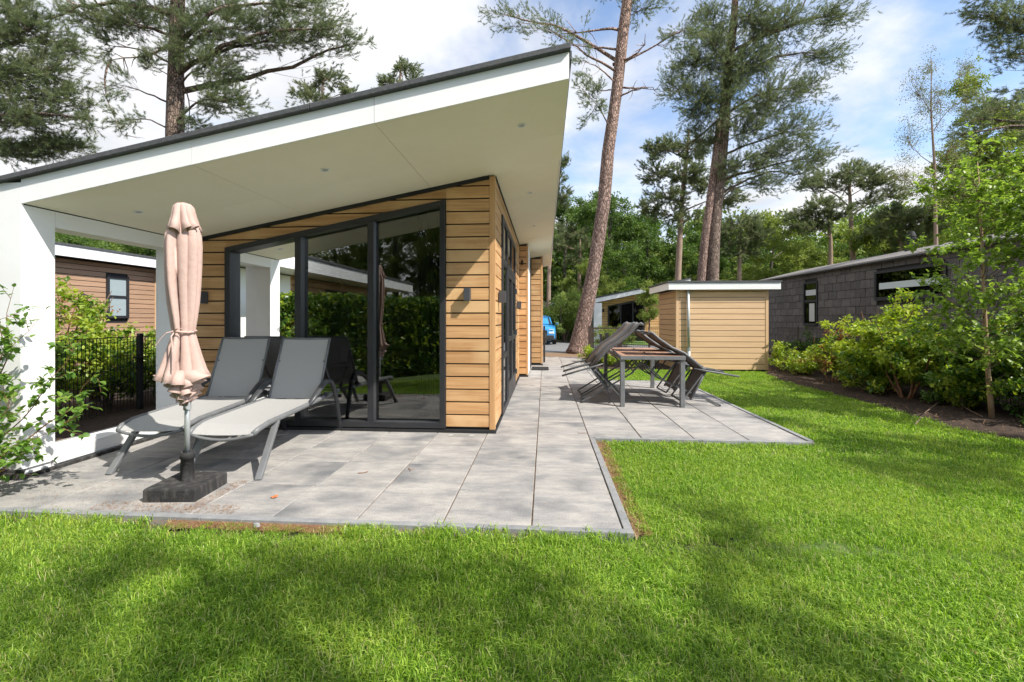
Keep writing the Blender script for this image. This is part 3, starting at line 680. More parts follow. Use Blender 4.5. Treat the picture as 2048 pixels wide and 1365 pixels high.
# drain grate and door mat
dg = MB(); dg.box(-1.13, -.83, 5.13, 5.21, .001, .006)
g_ = dg.build('drain_grate', mat('grate', (.42, .42, .40), (.34, .34, .33), rough=.6), None); tag(g_, 'pale metal drain grate in the paving by the house corner', 'drain')
sl_ = MB()
for i in range(9): sl_.bar((-1.075 + i * .022, 5.145, .0072), (-1.065 + i * .022, 5.195, .0072), .009, .001)
sl_.build('slot', M['black'], g_)
dm = thing('door_mat', 'black ribbed rubber mat before the back door', 'door mat', (-.13, 12.2, 0))
MB().box(-.36, .10, 11.82, 12.56, .002, .014).build('mat_base', M['black'], dm, bevel=.004)
for i in range(16): MB().box(-.34 + i * .027, -.325 + i * .027, 11.84, 12.54, .0145, .021).build('rib', M['rubber'], dm)

# ------------------------------------------------------------------ loungers
def lounger():
    r = thing('sun_lounger', '', 'sun lounger', (0, 0, 0), 'sun loungers in front of the window')
    w = .29; fm = M['darkmetal']; gm = M['greymetal']
    # local: y=0 foot end, y grows towards the wall
    def sag(y0, y1, zf, hw=.285, nx=8, ny=14, s=.012, th=.004):
        mb = MB(); vs = []
        for L_ in (0, 1):
            for j in range(ny + 1):
                t = j / ny; y = y0 + (y1 - y0) * t; z = zf(t)
                for i in range(nx + 1):
                    k = i / nx * 2 - 1; vs.append((k * hw, y[0] if isinstance(y, tuple) else y, z - s * (1 - k * k) - (th if L_ else 0)))
        n = (nx + 1) * (ny + 1)
        fs = [(j * (nx + 1) + i, j * (nx + 1) + i + 1, (j + 1) * (nx + 1) + i + 1, (j + 1) * (nx + 1) + i) for j in range(ny) for i in range(nx)]
        fs += [tuple(n + k for k in f[::-1]) for f in fs]
        for i in range(nx): fs += [(i, n + i, n + i + 1, i + 1), (ny * (nx + 1) + i + 1, n + ny * (nx + 1) + i + 1, n + ny * (nx + 1) + i, ny * (nx + 1) + i)]
        return mb.add(vs, fs)
    seat_z = lambda t: .445 + .035 * t - .055 * max(0, 1 - t * 5) ** 2
    sag(0, 1.20, seat_z).build('seat', M['fabric'], r, smooth=False)
    # backrest leans on its ratchet
    bb = MB(); vs = []; y0, z0, y1, z1 = 1.22, .475, 1.52, 1.14; nx, ny = 8, 8
    for L_ in (0, 1):
        for j in range(ny + 1):
            t = j / ny
            for i in range(nx + 1):
                k = i / nx * 2 - 1; s = .010 * (1 - k * k) + (.004 if L_ else 0); vs.append((k * .275, y0 + (y1 - y0) * t + s * .9, z0 + (z1 - z0) * t - s * .4))
    n = (nx + 1) * (ny + 1); fs = [(j * (nx + 1) + i, j * (nx + 1) + i + 1, (j + 1) * (nx + 1) + i + 1, (j + 1) * (nx + 1) + i) for j in range(ny) for i in range(nx)]
    bb.add(vs, fs + [tuple(n + k for k in f[::-1]) for f in fs]); bb.build('backrest', M['fabric'], r)
    bf = MB()
    for s in (-1, 1): bf.tube([(s * .283, 1.22, .475), (s * .283, 1.37, .81), (s * .281, 1.52, 1.14)], .0135, 8)
    bf.tube([(-.281, 1.525, 1.135), (.281, 1.525, 1.135)], .012, 8); bf.build('back_frame', gm, r, smooth=True)
    rails = MB()
    for s in (-1, 1):
        pts = [(s * .275, .005, .385), (s * .29, .06, .415), (s * .30, .2, .44)] + [(s * .305, y, .44 + .03 * (y - .2)) for y in (.5, .8, 1.1, 1.4, 1.72)]
        rails.tube(pts, .02, 8, flat=1.3)
    rails.build('side_rail', gm, r, smooth=True)
    ec = MB(); ec.tube([(k * .28, .0, .385 - .05 * (1 - k * k)) for k in (-1, -.75, -.5, -.25, 0, .25, .5, .75, 1)], .014, 8); ec.build('end_bow', gm, r, smooth=True)
    MB().bar((-.29, .34, .375), (.29, .34, .375), .03, .035).build('crossbar', gm, r); MB().bar((-.29, 1.69, .40), (.29, 1.69, .40), .03, .03).build('crossbar', gm, r)
    for s in (-1, 1):
        l = MB(); l.bar((s * .30, .33, .43), (s * .335, -.02, 0), .032, .055, up=(1, 0, 0)); l.build('leg', gm, r, bevel=.004)
    for s in (-1, 1):       # the arm rises from the rail and bends down into the rear leg
        pts = [(s * .315, .92, .46), (s * .325, 1.05, .54), (s * .33, 1.18, .61), (s * .33, 1.30, .655), (s * .33, 1.42, .64), (s * .335, 1.50, .56), (s * .34, 1.56, .42), (s * .345, 1.62, .22), (s * .35, 1.68, 0)]
        a = MB(); a.tube(pts, [.026, .034, .038, .04, .038, .032, .027, .026, .025], 10, flat=.6); a.build('armrest', fm, r, smooth=True)
    sp = MB()
    for s in (-1, 1): sp.tube([(s * .26, 1.40, .88), (s * .26, 1.66, .50)], .009, 6)
    sp.tube([(-.26, 1.66, .50), (.26, 1.66, .50)], .009, 6); sp.build('back_support', fm, r)
    for s in (-1, 1):
        h = MB(); h.tube([(s * .318, 1.30, .5), (s * .318, 1.345, .5)], .03, 12); h.build('hinge', fm, r)
    return r
A = lounger(); A['label'] = 'grey sling sun lounger on the right, in front of the dark mullion'
Bq = copy_tree(A); Bq['label'] = 'grey sling sun lounger on the left, directly behind the closed parasol'
A.location = (-2.77, 3.62, 0); A.rotation_euler = (0, 0, R(3))
Bq.location = (-3.50, 3.70, 0); Bq.rotation_euler = (0, 0, R(6))

# ------------------------------------------------------------------ parasol
px_, py_ = -2.83, 3.33
ps = thing('parasol', 'closed dusty pink parasol tied round its pole', 'parasol', (px_, py_, .1))
def canopy(levels, seed, nth=128, folds=8, th=.0, ox=0):
    mb = MB(); vs = []; q = random.Random(seed); am = [q.uniform(.55, 1.35) for _ in range(folds)]; sk = [q.uniform(.55, .86) for _ in range(folds)]
    wd = [q.uniform(.7, 1.4) for _ in range(folds)]; tot = sum(wd); ed = [0]
    for w_ in wd: ed.append(ed[-1] + w_ / tot)
    for z, r, f, tw, hem in levels:
        for k in range(nth):
            s = k / nth; i = max(j for j in range(folds) if ed[j] <= s + 1e-9); u = (s - ed[i]) / (ed[i + 1] - ed[i]); c = sk[i]
            lobe = (u / c) ** .8 if u < c else max(0, (1 - u) / (1 - c)) ** .55
            lobe = math.sin(lobe * math.pi / 2)
            rr = r * (1 - f + f * am[i] * lobe); a = 2 * math.pi * (s + .035 * f * lobe) + tw + .10 * math.sin(z * 7 + i)* f
            zz_ = z + hem * (lobe - .5) * am[i] + hem * .5 * math.sin(a * 2 + 1)
            vs.append((px_ + ox + rr * math.cos(a), py_ + rr * math.sin(a), zz_))
    m_ = len(levels); mb.add(vs, [(i * nth + k, i * nth + (k + 1) % nth, (i + 1) * nth + (k + 1) % nth, (i + 1) * nth + k) for i in range(m_ - 1) for k in range(nth)])
    return mb
body = canopy([(2.20, .03, .1, 0, 0), (2.14, .080, .3, 0, 0), (2.04, .112, .42, 0, 0), (1.95, .117, .46, .02, 0), (1.80, .114, .52, .05, 0), (1.65, .108, .56, .08, 0), (1.50, .098, .60, .12, 0), (1.38, .084, .60, .15, 0),
               (1.30, .074, .5, .18, 0), (1.275, .066, .45, .19, 0), (1.24, .076, .5, .2, 0), (1.15, .098, .56, .24, 0), (1.05, .125, .60, .28, 0), (.96, .152, .64, .30, .0), (.89, .178, .68, .31, .03)], 5, ox=-.028).build('canopy', M['parasol'], ps, smooth=True)
sd = body.modifiers.new('thick', 'SOLIDIFY'); sd.thickness = .004
for z0, r0, s, n in ((.875, .165, 11, 6), (.845, .140, 12, 7), (.81, .120, 13, 6), (.78, .102, 19, 7), (.745, .085, 20, 5), (.71, .062, 22, 5)):
    h = canopy([(z0 + .10, r0 * .60, .5, .3, 0), (z0 + .05, r0 * .86, .7, .36, .01), (z0, r0 * 1.12, .85, .42, .05)], s, folds=n, ox=-.008).build('hem', M['parasol'], ps, smooth=True)
    sd = h.modifiers.new('thick', 'SOLIDIFY'); sd.thickness = .004
cap = canopy([(2.285, .02, 0, 0, 0), (2.283, .048, .05, 0, 0), (2.262, .070, .15, 0, 0), (2.20, .085, .32, .02, 0), (2.13, .108, .52, .03, .0), (2.065, .135, .68, .04, .05)], 21, ox=-.03).build('vent_cap', M['parasol'], ps, smooth=True)
sd = cap.modifiers.new('thick', 'SOLIDIFY'); sd.thickness = .003
MB().tube([(px_ - .03, py_, 2.27), (px_ - .03, py_, 2.295)], [.045, .02], 16).build('finial', M['parasol'], ps)
tie = MB(); tie.tube([(px_ - .025 + .078 * math.cos(a * .5236), py_ + .078 * math.sin(a * .5236), 1.275 + .006 * math.sin(a)) for a in range(13)], .009, 6, cap=False)
tie.build('tie', M['parasol'], ps, smooth=True)
rb = MB()
for pts in ([(-.03, -.085, 1.28), (-.06, -.13, 1.27), (-.10, -.14, 1.22), (-.13, -.15, 1.17)], [(-.03, -.085, 1.28), (-.02, -.13, 1.24), (.02, -.16, 1.12), (.035, -.18, .99)], [(-.03, -.09, 1.28), (.02, -.12, 1.30), (.07, -.10, 1.30)]):
    rb.tube([(px_ + a, py_ + b, c) for a, b, c in pts], .007, 5, flat=.5)
rb.build('ribbon', M['parasol'], ps)
MB().tube([(px_, py_, .30), (px_, py_, .80)], .019, 16).build('pole', M['pole'], ps, smooth=True)
col_ = MB(); col_.tube([(px_, py_, .655), (px_, py_, .70)], .027, 14); col_.tube([(px_ + .02, py_ - .03, .68), (px_ + .045, py_ - .045, .68)], .014, 8); col_.build('clamp', M['pole'], ps)
bs = thing('umbrella_stand', 'square weathered black parasol foot with upright tube', 'umbrella stand', (px_, py_, 0))
def rot2(x, y, a): return x * math.cos(a) - y * math.sin(a) + px_, x * math.sin(a) + y * math.cos(a) + py_
b_ = MB(); s = .195; ang = R(5); prof = []
# block with a grip notch cut in the front edge
for z, k in ((.0, 1.0), (.085, 1.0), (.10, .965)):
    for q in ((-s, -s), (-.055, -s), (.055, -s), (s, -s), (s, s), (-s, s)):
        x, y = rot2(q[0] * k, q[1] * k, ang); prof.append((x, y, z if not (q[0] in (-.055, .055) and z == 0) else 0))
b_.add(prof, [(i, (i + 1) % 6, 6 + (i + 1) % 6, 6 + i) for i in range(6)] + [(6 + i, 6 + (i + 1) % 6, 12 + (i + 1) % 6, 12 + i) for i in range(6)] + [tuple(range(12, 18))])
bo = b_.build('base_block', M['rubber'], bs, bevel=.006)
nt_ = MB(); p0 = rot2(-.06, -s - .002, ang); p1 = rot2(.06, -s - .002, ang)
nt_.add([(p0[0], p0[1], .001), (p1[0], p1[1], .001), (p1[0], p1[1], .024), (p0[0], p0[1], .024)], [(0, 1, 2, 3)]); nt_.build('grip_notch', M['black'], bo)
tu = MB(); n_ = 20; vs = []
for z, r_ in ((.095, .047), (.27, .044), (.272, .050), (.325, .050), (.325, .040), (.16, .038)):
    for k in range(n_): vs.append((px_ + r_ * math.cos(6.2832 * k / n_), py_ + r_ * math.sin(6.2832 * k / n_), z))
tu.add(vs, [(i * n_ + k, i * n_ + (k + 1) % n_, (i + 1) * n_ + (k + 1) % n_, (i + 1) * n_ + k) for i in range(5) for k in range(n_)]); tu.build('tube', M['rubber'], bs, smooth=True)

# ------------------------------------------------------------------ table and folding chairs
tb = thing('garden_table', 'long garden table with reddish slats and square dark grey legs', 'table', (1.67, 8.05, 0))
x0, x1, y0, y1, zt = 1.17, 2.16, 7.02, 9.06, .795
for x in (x0, x1 - .075):
    for y in (y0 + .02, y1 - .095): MB().box(x + .004, x + .071, y, y + .075, 0, zt - .05).build('leg', M['greymetal'], tb, bevel=.004)
f = MB(); f.box(x0, x1, y0, y0 + .035, zt - .058, zt); f.box(x0, x1, y1 - .035, y1, zt - .058, zt); f.box(x0, x0 + .035, y0 + .035, y1 - .035, zt - .058, zt); f.box(x1 - .035, x1, y0 + .035, y1 - .035, zt - .058, zt)
f.build('frame', M['greymetal'], tb, bevel=.003)
ns = 8; wv = (x1 - x0 - .08) / ns
for i in range(ns): MB().box(x0 + .04 + i * wv + .003, x0 + .04 + (i + 1) * wv - .003, y0 + .04, y1 - .04, zt - .025, zt - .003).build('slat', M['teak'], tb)
def chair():
    """tilted folding chair, profile in x (away from the table edge) and z, extruded along y"""
    r = thing('folding_chair', '', 'folding chair', (0, 0, 0), 'folding chairs tipped against the garden table')
    w = .27; fm = M['darkmetal']; gm = M['chairmetal']
    back = [(-.60, 1.10), (-.57, 1.135), (-.52, 1.12), (-.42, 1.03), (-.22, .90), (-.02, .815), (.14, .69), (.30, .545)]
    for s in (-1, 1): MB().tube([(x, s * w, z) for x, z in back], .015, 8, flat=1.4).build('back_tube', gm, r, smooth=True)
    mb = MB(); vs = []
    for x, z in back[1:]: vs += [(x + .004, -w + .012, z - .004), (x + .004, w - .012, z - .004)]
    n = len(back) - 1; mb.add(vs, [(2 * i, 2 * i + 1, 2 * i + 3, 2 * i + 2) for i in range(n - 1)]); o = mb.build('backrest', M['chair_sling'], r, smooth=True)
    sd = o.modifiers.new('thick', 'SOLIDIFY'); sd.thickness = .005
    MB().tube([(-.60, -w, 1.10), (-.60, w, 1.10)], .013, 8).build('head_bar', gm, r)
    for s in (-1, 1):
        a = MB(); a.tube([(.12, s * (w + .03), .585), (.30, s * (w + .03), .555), (.50, s * (w + .03), .53), (.80, s * (w + .03), .485)], [.016, .022, .022, .02], 8, flat=.7); a.build('armrest', gm, r, smooth=True)
    se = MB(); se.add([(.30, -w + .015, .535), (.30, w - .015, .535), (.19, w - .015, .31), (.19, -w + .015, .31), (.09, -w + .015, .115), (.09, w - .015, .115)], [(0, 1, 2, 3), (3, 2, 5, 4)]); o = se.build('seat', M['chair_sling'], r)
    sd = o.modifiers.new('thick', 'SOLIDIFY'); sd.thickness = .006
    for s in (-1, 1):
        MB().tube([(.31, s * w, .55), (.20, s * w, .32), (.085, s * w, .10)], .014, 8, flat=1.3).build('seat_rail', gm, r, smooth=True)
        MB().bar((-.62, s * (w - .03), .63), (-.58, s * (w - .03), .585), .02, .02).build('foot_cap', fm, r)
        MB().bar((-.60, s * (w - .035), .61), (-.30, s * (w - .035), .36), .022, .03, up=(0, 1, 0)).build('leg', gm, r)
        MB().bar((-.30, s * (w - .035), .36), (.56, s * (w - .035), .012), .022, .03, up=(0, 1, 0)).build('leg', gm, r)
        MB().bar((.25, s * (w + .015), .50), (-.05, s * (w + .015), .06), .02, .03, up=(0, 1, 0)).build('leg', gm, r)
        MB().bar((-.10, s * (w + .0), .75), (-.34, s * w, .38), .02, .022, up=(0, 1, 0)).build('arm_strut', fm, r)
    for x, z in ((-.60, .61), (.54, .022), (-.05, .065)): MB().bar((x, -w, z), (x, w, z), .021, .021).build('crossbar', fm, r)
    return r
ch = chair()
spots = [(2.15, 7.42, 0, 1, 'grey folding chair leaning on the near right corner of the garden table'),
         (2.12, 8.25, 2, 1, 'grey folding chair leaning on the far right side of the garden table'),
         (1.20, 7.52, 176, 1, 'grey folding chair leaning on the near left corner of the garden table'),
         (1.22, 8.30, 183, 1, 'grey folding chair leaning on the far left side of the garden table')]
for i, (x, y, a, s, lab) in enumerate(spots):
    c = ch if i == 0 else copy_tree(ch)
    c['label'] = lab; c.location = (x + (-.04 if a > 90 else .03), y, .09 if a > 90 else .015); c.rotation_euler = (0, R(9) if a > 90 else R(1.5), R(a))

# ------------------------------------------------------------------ shed
sh = thing('garden_shed', 'flat roofed shed clad in pale wood planks with a white fascia', 'shed', (4.65, 13, 0))
Z1 = 2.12; pp = .147
MB().box(3.50, 5.80, 12.135, 13.9, 0, Z1 + .01).build('shed_core', M['black'], sh)
z = .03
while z < Z1 - .03:
    t = min(z + pp - .013, Z1)
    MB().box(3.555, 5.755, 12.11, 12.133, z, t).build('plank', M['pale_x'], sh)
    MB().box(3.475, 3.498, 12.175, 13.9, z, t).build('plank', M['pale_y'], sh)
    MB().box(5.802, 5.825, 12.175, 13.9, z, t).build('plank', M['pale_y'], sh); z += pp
for x in (3.472, 5.757): MB().box(x, x + .075, 12.10, 12.172, .02, Z1).build('corner_post', M['pale_z'], sh, bevel=.003)
rs = MB().box(3.27, 6.06, 11.99, 14.1, Z1 + .02, Z1 + .19).build('roof', M['black'], sh)
MB().box(3.24, 6.07, 11.96, 11.982, Z1 + .012, Z1 + .188).build('fascia_panel', M['white'], rs)
MB().box(3.232, 3.254, 11.984, 14.1, Z1 + .012, Z1 + .188).build('fascia_panel', M['white'], rs)
MB().box(3.256, 6.07, 11.984, 12.10, Z1 + .010, Z1 + .018).build('soffit', M['white'], rs)
MB().box(3.21, 6.09, 11.935, 14.12, Z1 + .196, Z1 + .238).build('edge_trim', M['roofing'], rs)
dp = thing('drainpipe', 'grey zinc drainpipe running down the front of the pale shed', 'drainpipe', (3.78, 12.05, 0))
MB().tube([(3.78, 12.05, .0), (3.78, 12.05, .56)], .045, 14).build('lower_pipe', M['zinc'], dp, smooth=True)
MB().tube([(3.78, 12.05, .53), (3.765, 12.05, 2.12)], .038, 14).build('pipe', M['zinc'], dp, smooth=True)
MB().tube([(3.78, 12.05, .52), (3.78, 12.05, .60)], [.05, .052], 14).build('collar', M['zinc'], dp)

# ------------------------------------------------------------------ dark slate-clad house on the right
dh = thing('slate_house', 'long low house with walls of dark slate shingles behind the right hand fence', 'house', (9.5, 12, 0))
Xw = 8.6
wins = [(14.78, 15.42, 1.22, 2.5), (10.25, 12.22, 1.92, 2.53)]
MB().box(Xw + .03, 14.5, 2.5, 18.6, 0, 2.84).build('wall', M['black'], dh)
cand = []
row = 0; z = .06
while z < 2.8:
    top = min(z + .236, 2.83); y = 2.5 + (.2 if row % 2 else 0)
    while y < 18.6:
        b = min(y + .39, 18.6); segs = [(y, b)]
        for w in wins:
            if top > w[2] + .02 and z < w[3] - .02: segs = [s for a, c in segs for s in ((a, min(c, w[0])), (max(a, w[1]), c)) if s[1] - s[0] > .03]
        for a, c in segs: cand.append((a, c, z, top))
        y = b
    z += .236; row += 1
cand.sort(key=lambda q: (0 if (8.2 < q[0] < 17.2 and q[2] > .5) else 1, q[0]))
rest = MB()
def shingle(mb, a, c, z, t):
    j = rnd.uniform(-.002, .003)
    mb.add([(Xw - .002 + j, a + .007, t - .004), (Xw - .002 + j, c - .007, t - .004), (Xw - .016 + j, c - .007, z + .004), (Xw - .016 + j, a + .007, z + .004),
            (Xw + .029, a + .007, t - .004), (Xw + .029, c - .007, t - .004), (Xw + .029, c - .007, z + .004), (Xw + .029, a + .007, z + .004)],
           [(0, 3, 2, 1), (4, 5, 6, 7), (0, 4, 7, 3), (1, 2, 6, 5), (0, 1, 5, 4), (3, 7, 6, 2)])
for i, q in enumerate(cand):
    if i < 290: mb = MB(); shingle(mb, *q); mb.build('shingle', M['shingle'], dh)
    else: shingle(rest, *q)
kind(rest.build('shingles', M['shingle'], dh), 'stuff')
for i, (a, b, c, d) in enumerate(wins):
    f = MB(); f.box(Xw - .04, Xw + .02, a - .06, a, c - .06, d + .06); f.box(Xw - .04, Xw + .02, b, b + .06, c - .06, d + .06); f.box(Xw - .04, Xw + .02, a, b, d, d + .06); f.box(Xw - .05, Xw + .02, a, b, c - .09, c)
    w = f.build('window', M['frame'], dh)
    g = MB(); g.box(Xw - .004, Xw, a, b, c, d); g.build('pane', M['glassdark'], w)
    if i == 0:
        MB().box(Xw - .03, Xw + .01, a, b, 1.90, 1.98).build('transom', M['frame'], w)
        cr = MB(); cr.box(Xw - .012, Xw - .006, a + .12, a + .40, 1.28, 1.86); cr.build('blind', mat('pale_cloth', (.5, .52, .52), rough=.8), w)
        MB().box(Xw - .012, Xw - .006, a + .05, b - .05, 2.12, 2.30).build('blind', mat('pale_cloth', (.5, .55, .56), rough=.8), w)
    else:
        MB().box(Xw - .012, Xw - .006, a + .05, b - .08, 2.12, 2.28).build('blind', mat('pale_cloth', (.55, .62, .65), rough=.8), w)
ro = MB(); ro.prism([(8.42, 2.83), (8.45, 2.875), (10.3, 3.32), (14.6, 2.5), (14.6, 2.4)], 'XZ', 2.4, 18.7); ro.build('roof', M['roofshingle'], dh)
MB().box(8.44, 8.46, 2.4, 18.7, 2.80, 2.845).build('gutter_edge', M['frame'], dh)
vp = thing('roof_vent', 'black round flue cowl on the roof of the dark slate house', 'vent', (9.95, 12.9, 3.2))
MB().tube([(9.95, 12.9, 3.18), (9.95, 12.9, 3.30)], [.15, .10], 14).build('flashing', M['black'], vp)
MB().tube([(9.95, 12.9, 3.3), (9.95, 12.9, 3.52)], .075, 14).build('pipe', M['black'], vp, smooth=True)
MB().tube([(9.95, 12.9, z) for z in (3.52, 3.53, 3.56, 3.57, 3.60, 3.68, 3.74, 3.745)], [.08, .125, .125, .10, .11, .09, .07, .02], 16).build('cowl', M['black'], vp)

# ------------------------------------------------------------------ brown house on the left
lh = thing('brown_house', 'brown plank clad house with white roof edge seen through the terrace opening', 'house', (-14, 10, 0))
MB().box(-19, -13.03, 4, 14.0, 0, 3.02).build('wall', M['black'], lh)
planks_y(lh, 4, 13.94, -13.0, .05, 3.0, .15, holes=[(12.28, 12.98, 1.38, 2.66), ], m='brown_y')
MB().box(-13.05, -12.985, 13.945, 14.0, .05, 3.0).build('corner_post', M['pale_z'], lh)
w = MB(); 
for q in ((12.28, 12.36, 1.38, 2.66), (12.90, 12.98, 1.38, 2.66), (12.36, 12.90, 2.58, 2.66), (12.36, 12.90, 1.38, 1.46), (12.36, 12.90, 2.0, 2.07)): w.box(-13.03, -12.95, *q)
w = w.build('window', M['frame'], lh)
MB().box(-12.985, -12.98, 12.36, 12.90, 1.46, 2.58).build('pane', mat('pale_pane', (.30, .36, .38), rough=.15), w)
r_ = MB().box(-19.3, -12.62, 3.8, 14.15, 3.03, 3.3).build('roof', M['black'], lh)
y = 3.78
while y < 14.1: MB().box(-12.615, -12.6, y + .003, min(y + 3, 14.17) - .003, 3.02, 3.30).build('fascia_panel', M['white'], r_); y += 3
MB().box(-19.3, -12.6, 14.155, 14.17, 3.02, 3.3).build('fascia_panel', M['white'], r_)
MB().box(-19.3, -12.57, 3.76, 14.2, 3.305, 3.36).build('edge_trim', M['roofing'], r_)
lp = thing('round_wall_lamp', 'black conical lamp on the brown house wall left of its window', 'wall lamp', (-13, 11.57, 2.0))
MB().tube([(-12.999, 11.57, 2.0), (-12.95, 11.57, 2.0)], .09, 16).build('lamp_base', M['black'], lp); MB().tube([(-12.95, 11.57, 2.0), (-12.80, 11.66, 1.98)], [.08, .03], 12).build('lamp_head', M['black'], lp)
lb = thing('low_annex', 'low annex roof edge with white fascia beyond the brown house', 'building', (-14.5, 16.5, 0))
MB().box(-17.5, -12.8, 16.1, 19, 0, 2.42).build('wall', M['black'], lb); MB().box(-17.5, -12.4, 15.9, 19, 2.43, 2.75).build('fascia', M['white'], lb); MB().box(-17.5, -12.37, 15.87, 19, 2.755, 2.86).build('edge_trim', M['roofing'], lb)

# ------------------------------------------------------------------ white-framed houses: across the road, and behind the camera
def frame_house(name, label, X0, X1, Y, depth, zl, slope, flip=1, winr=(.30, .80), xin=.6, m='oak_x'):
    """gable towards -Y (flip=1) or +Y (flip=-1); roof rises from X0 to X1"""
    t = thing(name, label, 'house', ((X0 + X1) / 2, Y, 0)); s = flip
    zr = lambda x: zl + slope * (x - X0)
    ya, yb = sorted((Y, Y + s * .03)); yw = Y + s * 1.6
    o = MB().prism([(X0, zr(X0)), (X1, zr(X1)), (X1, zr(X1) + .2), (X0, zr(X0) + .2)], 'XZ', min(Y + s * .04, Y + s * depth), max(Y + s * .04, Y + s * depth)).build('roof', M['white'], t)
    k = max(2, int((X1 - X0) / 2))
    for i in range(k):
        a = X0 + (X1 - X0) * i / k + .004; b = X0 + (X1 - X0) * (i + 1) / k - .004
        MB().prism([(a, zr(a) - .02), (b, zr(b) - .02), (b, zr(b) + .22), (a, zr(a) + .22)], 'XZ', ya, yb).build('fascia_panel', M['white'], o)
    MB().prism([(X0 - .03, zr(X0) + .225), (X1 + .03, zr(X1) + .225), (X1 + .03, zr(X1) + .29), (X0 - .03, zr(X0) + .29)], 'XZ', min(Y - s * .04, Y + s * depth), max(Y - s * .04, Y + s * depth)).build('edge_trim', M['roofing'], o)
    MB().box(X0, X0 + .45, min(Y, Y + s * 1.55), max(Y, Y + s * 1.55), .0, zl - .021).build('side_wall', M['white'], t)
    xe = X1 - .7
    MB().prism([(X0 + .5, 0), (xe, 0), (xe, zr(xe) - .01), (X0 + .5, zr(X0 + .5) - .01)], 'XZ', min(yw + s * .03, Y + s * (depth - .3)), max(yw + s * .03, Y + s * (depth - .3))).build('wall', M['black'], t)
    wx0 = X0 + .5 + (xe - X0 - .5) * winr[0]; wx1 = X0 + .5 + (xe - X0 - .5) * winr[1]
    planks_x(t, X0 + .5, xe - .06, yw, .1, zr(xe) + .1, .155, cuts=[(-slope, 1, zl - slope * X0 - .04)], holes=[(wx0, wx1, slope, zr(wx0) - .35, .05)], face=-s, m=m)
    MB().box(xe - .055, xe, min(yw - s * .01, yw + s * .03), max(yw - s * .01, yw + s * .03), .05, zr(xe) - .05).build('corner_post', M['oak_z'], t)
    zt_ = lambda x: zr(x) - .35
    w = MB(); q = .08; y0_, y1_ = sorted((yw - s * .03, yw + s * .02))
    w.prism([(wx0, .05), (wx0 + q, .05), (wx0 + q, zt_(wx0)), (wx0, zt_(wx0))], 'XZ', y0_, y1_); w.prism([(wx1 - q, .05), (wx1, .05), (wx1, zt_(wx1) ), (wx1 - q, zt_(wx1 - q))], 'XZ', y0_, y1_)
    w.prism([(wx0 + q, zt_(wx0 + q) - q), (wx1 - q, zt_(wx1 - q) - q), (wx1 - q, zt_(wx1 - q)), (wx0 + q, zt_(wx0 + q))], 'XZ', y0_, y1_)
    wo = w.build('window', M['frame'], t)
    for k_ in (.34, .67):
        a = wx0 + (wx1 - wx0) * k_; MB().prism([(a, .05), (a + .07, .05), (a + .07, zt_(a) - q), (a, zt_(a) - q)], 'XZ', y0_ + .005, y1_ - .005).build('mullion', M['frame'], wo)
    ag = sorted((yw + s * .005, yw + s * .01)); MB().prism([(wx0, .05), (wx1, .05), (wx1, zt_(wx1)), (wx0, zt_(wx0))], 'XZ', ag[0], ag[1]).build('pane', M['glassdark'], wo)
    return t
frame_house('white_framed_house', 'timber house with slanting white frame across the road beyond the fence', 2.80, 8.2, 25.8, 9, 2.28, .205, 1, (.12, .64))
for x, lab in ((3.52, 'small dark wall lamp left of the window on the house across the road'),):
    l = MB(); l.box(x - .05, x + .05, 27.26, 27.38, 1.75, 1.95); tag(l.build('porch_lamp', M['black'], None, bevel=.01), lab, 'wall lamp')
oh = thing('opposite_house', 'timber house with long white roof edge left behind the photographer, mirrored in the glass', 'house', (-9, -2, 0))
MB().box(-14, -6.33, -6.6, 2.0, 0, 2.42).build('wall', M['black'], oh)
planks_y(oh, -6.6, .2, -6.3, .05, 2.42, .155, holes=[(-3.2, -1.6, .05, 2.1)])
MB().box(-6.33, -6.28, .2, 2.0, .03, 2.42).build('wall_panel', M['white'], oh)
MB().box(-6.32, -6.29, -3.2, -1.6, .05, 2.1).build('window', M['frame'], oh); MB().box(-6.285, -6.28, -3.1, -1.7, .15, 2.0).build('pane', M['glassdark'], oh)
r_ = MB().box(-14.2, -5.42, -7.1, 2.3, 2.45, 2.74).build('roof', M['white'], oh)
y = -7.1
while y < 2.2: MB().box(-5.415, -5.40, y + .003, min(y + 2.35, 2.3) - .003, 2.44, 2.74).build('fascia_panel', M['white'], r_); y += 2.35
MB().box(-14.2, -5.36, -7.15, 2.34, 2.745, 2.80).build('edge_trim', M['roofing'], r_)
fb = thing('far_bungalow', 'distant white roof edge between the leaning pine and the house eave', 'building', (2, 46, 0))
MB().box(.9, 5.0, 45.2, 52, 0, 2.8).build('wall', M['black'], fb); MB().box(.7, 5.2, 45, 52.2, 2.81, 3.2).build('fascia', M['white'], fb)
gb = thing('grey_roof_cabin', 'distant cabin with a low grey roof beside the eave of the house', 'building', (-.5, 42, 0))
MB().box(-5, .9, 41, 46, 0, 1.7).build('wall', M['black'], gb); MB().prism([(-5.3, 1.7), (1.2, 1.7), (.3, 2.9), (-4, 2.9)], 'XZ', 40.5, 46.5).build('roof', M['roofshingle'], gb)

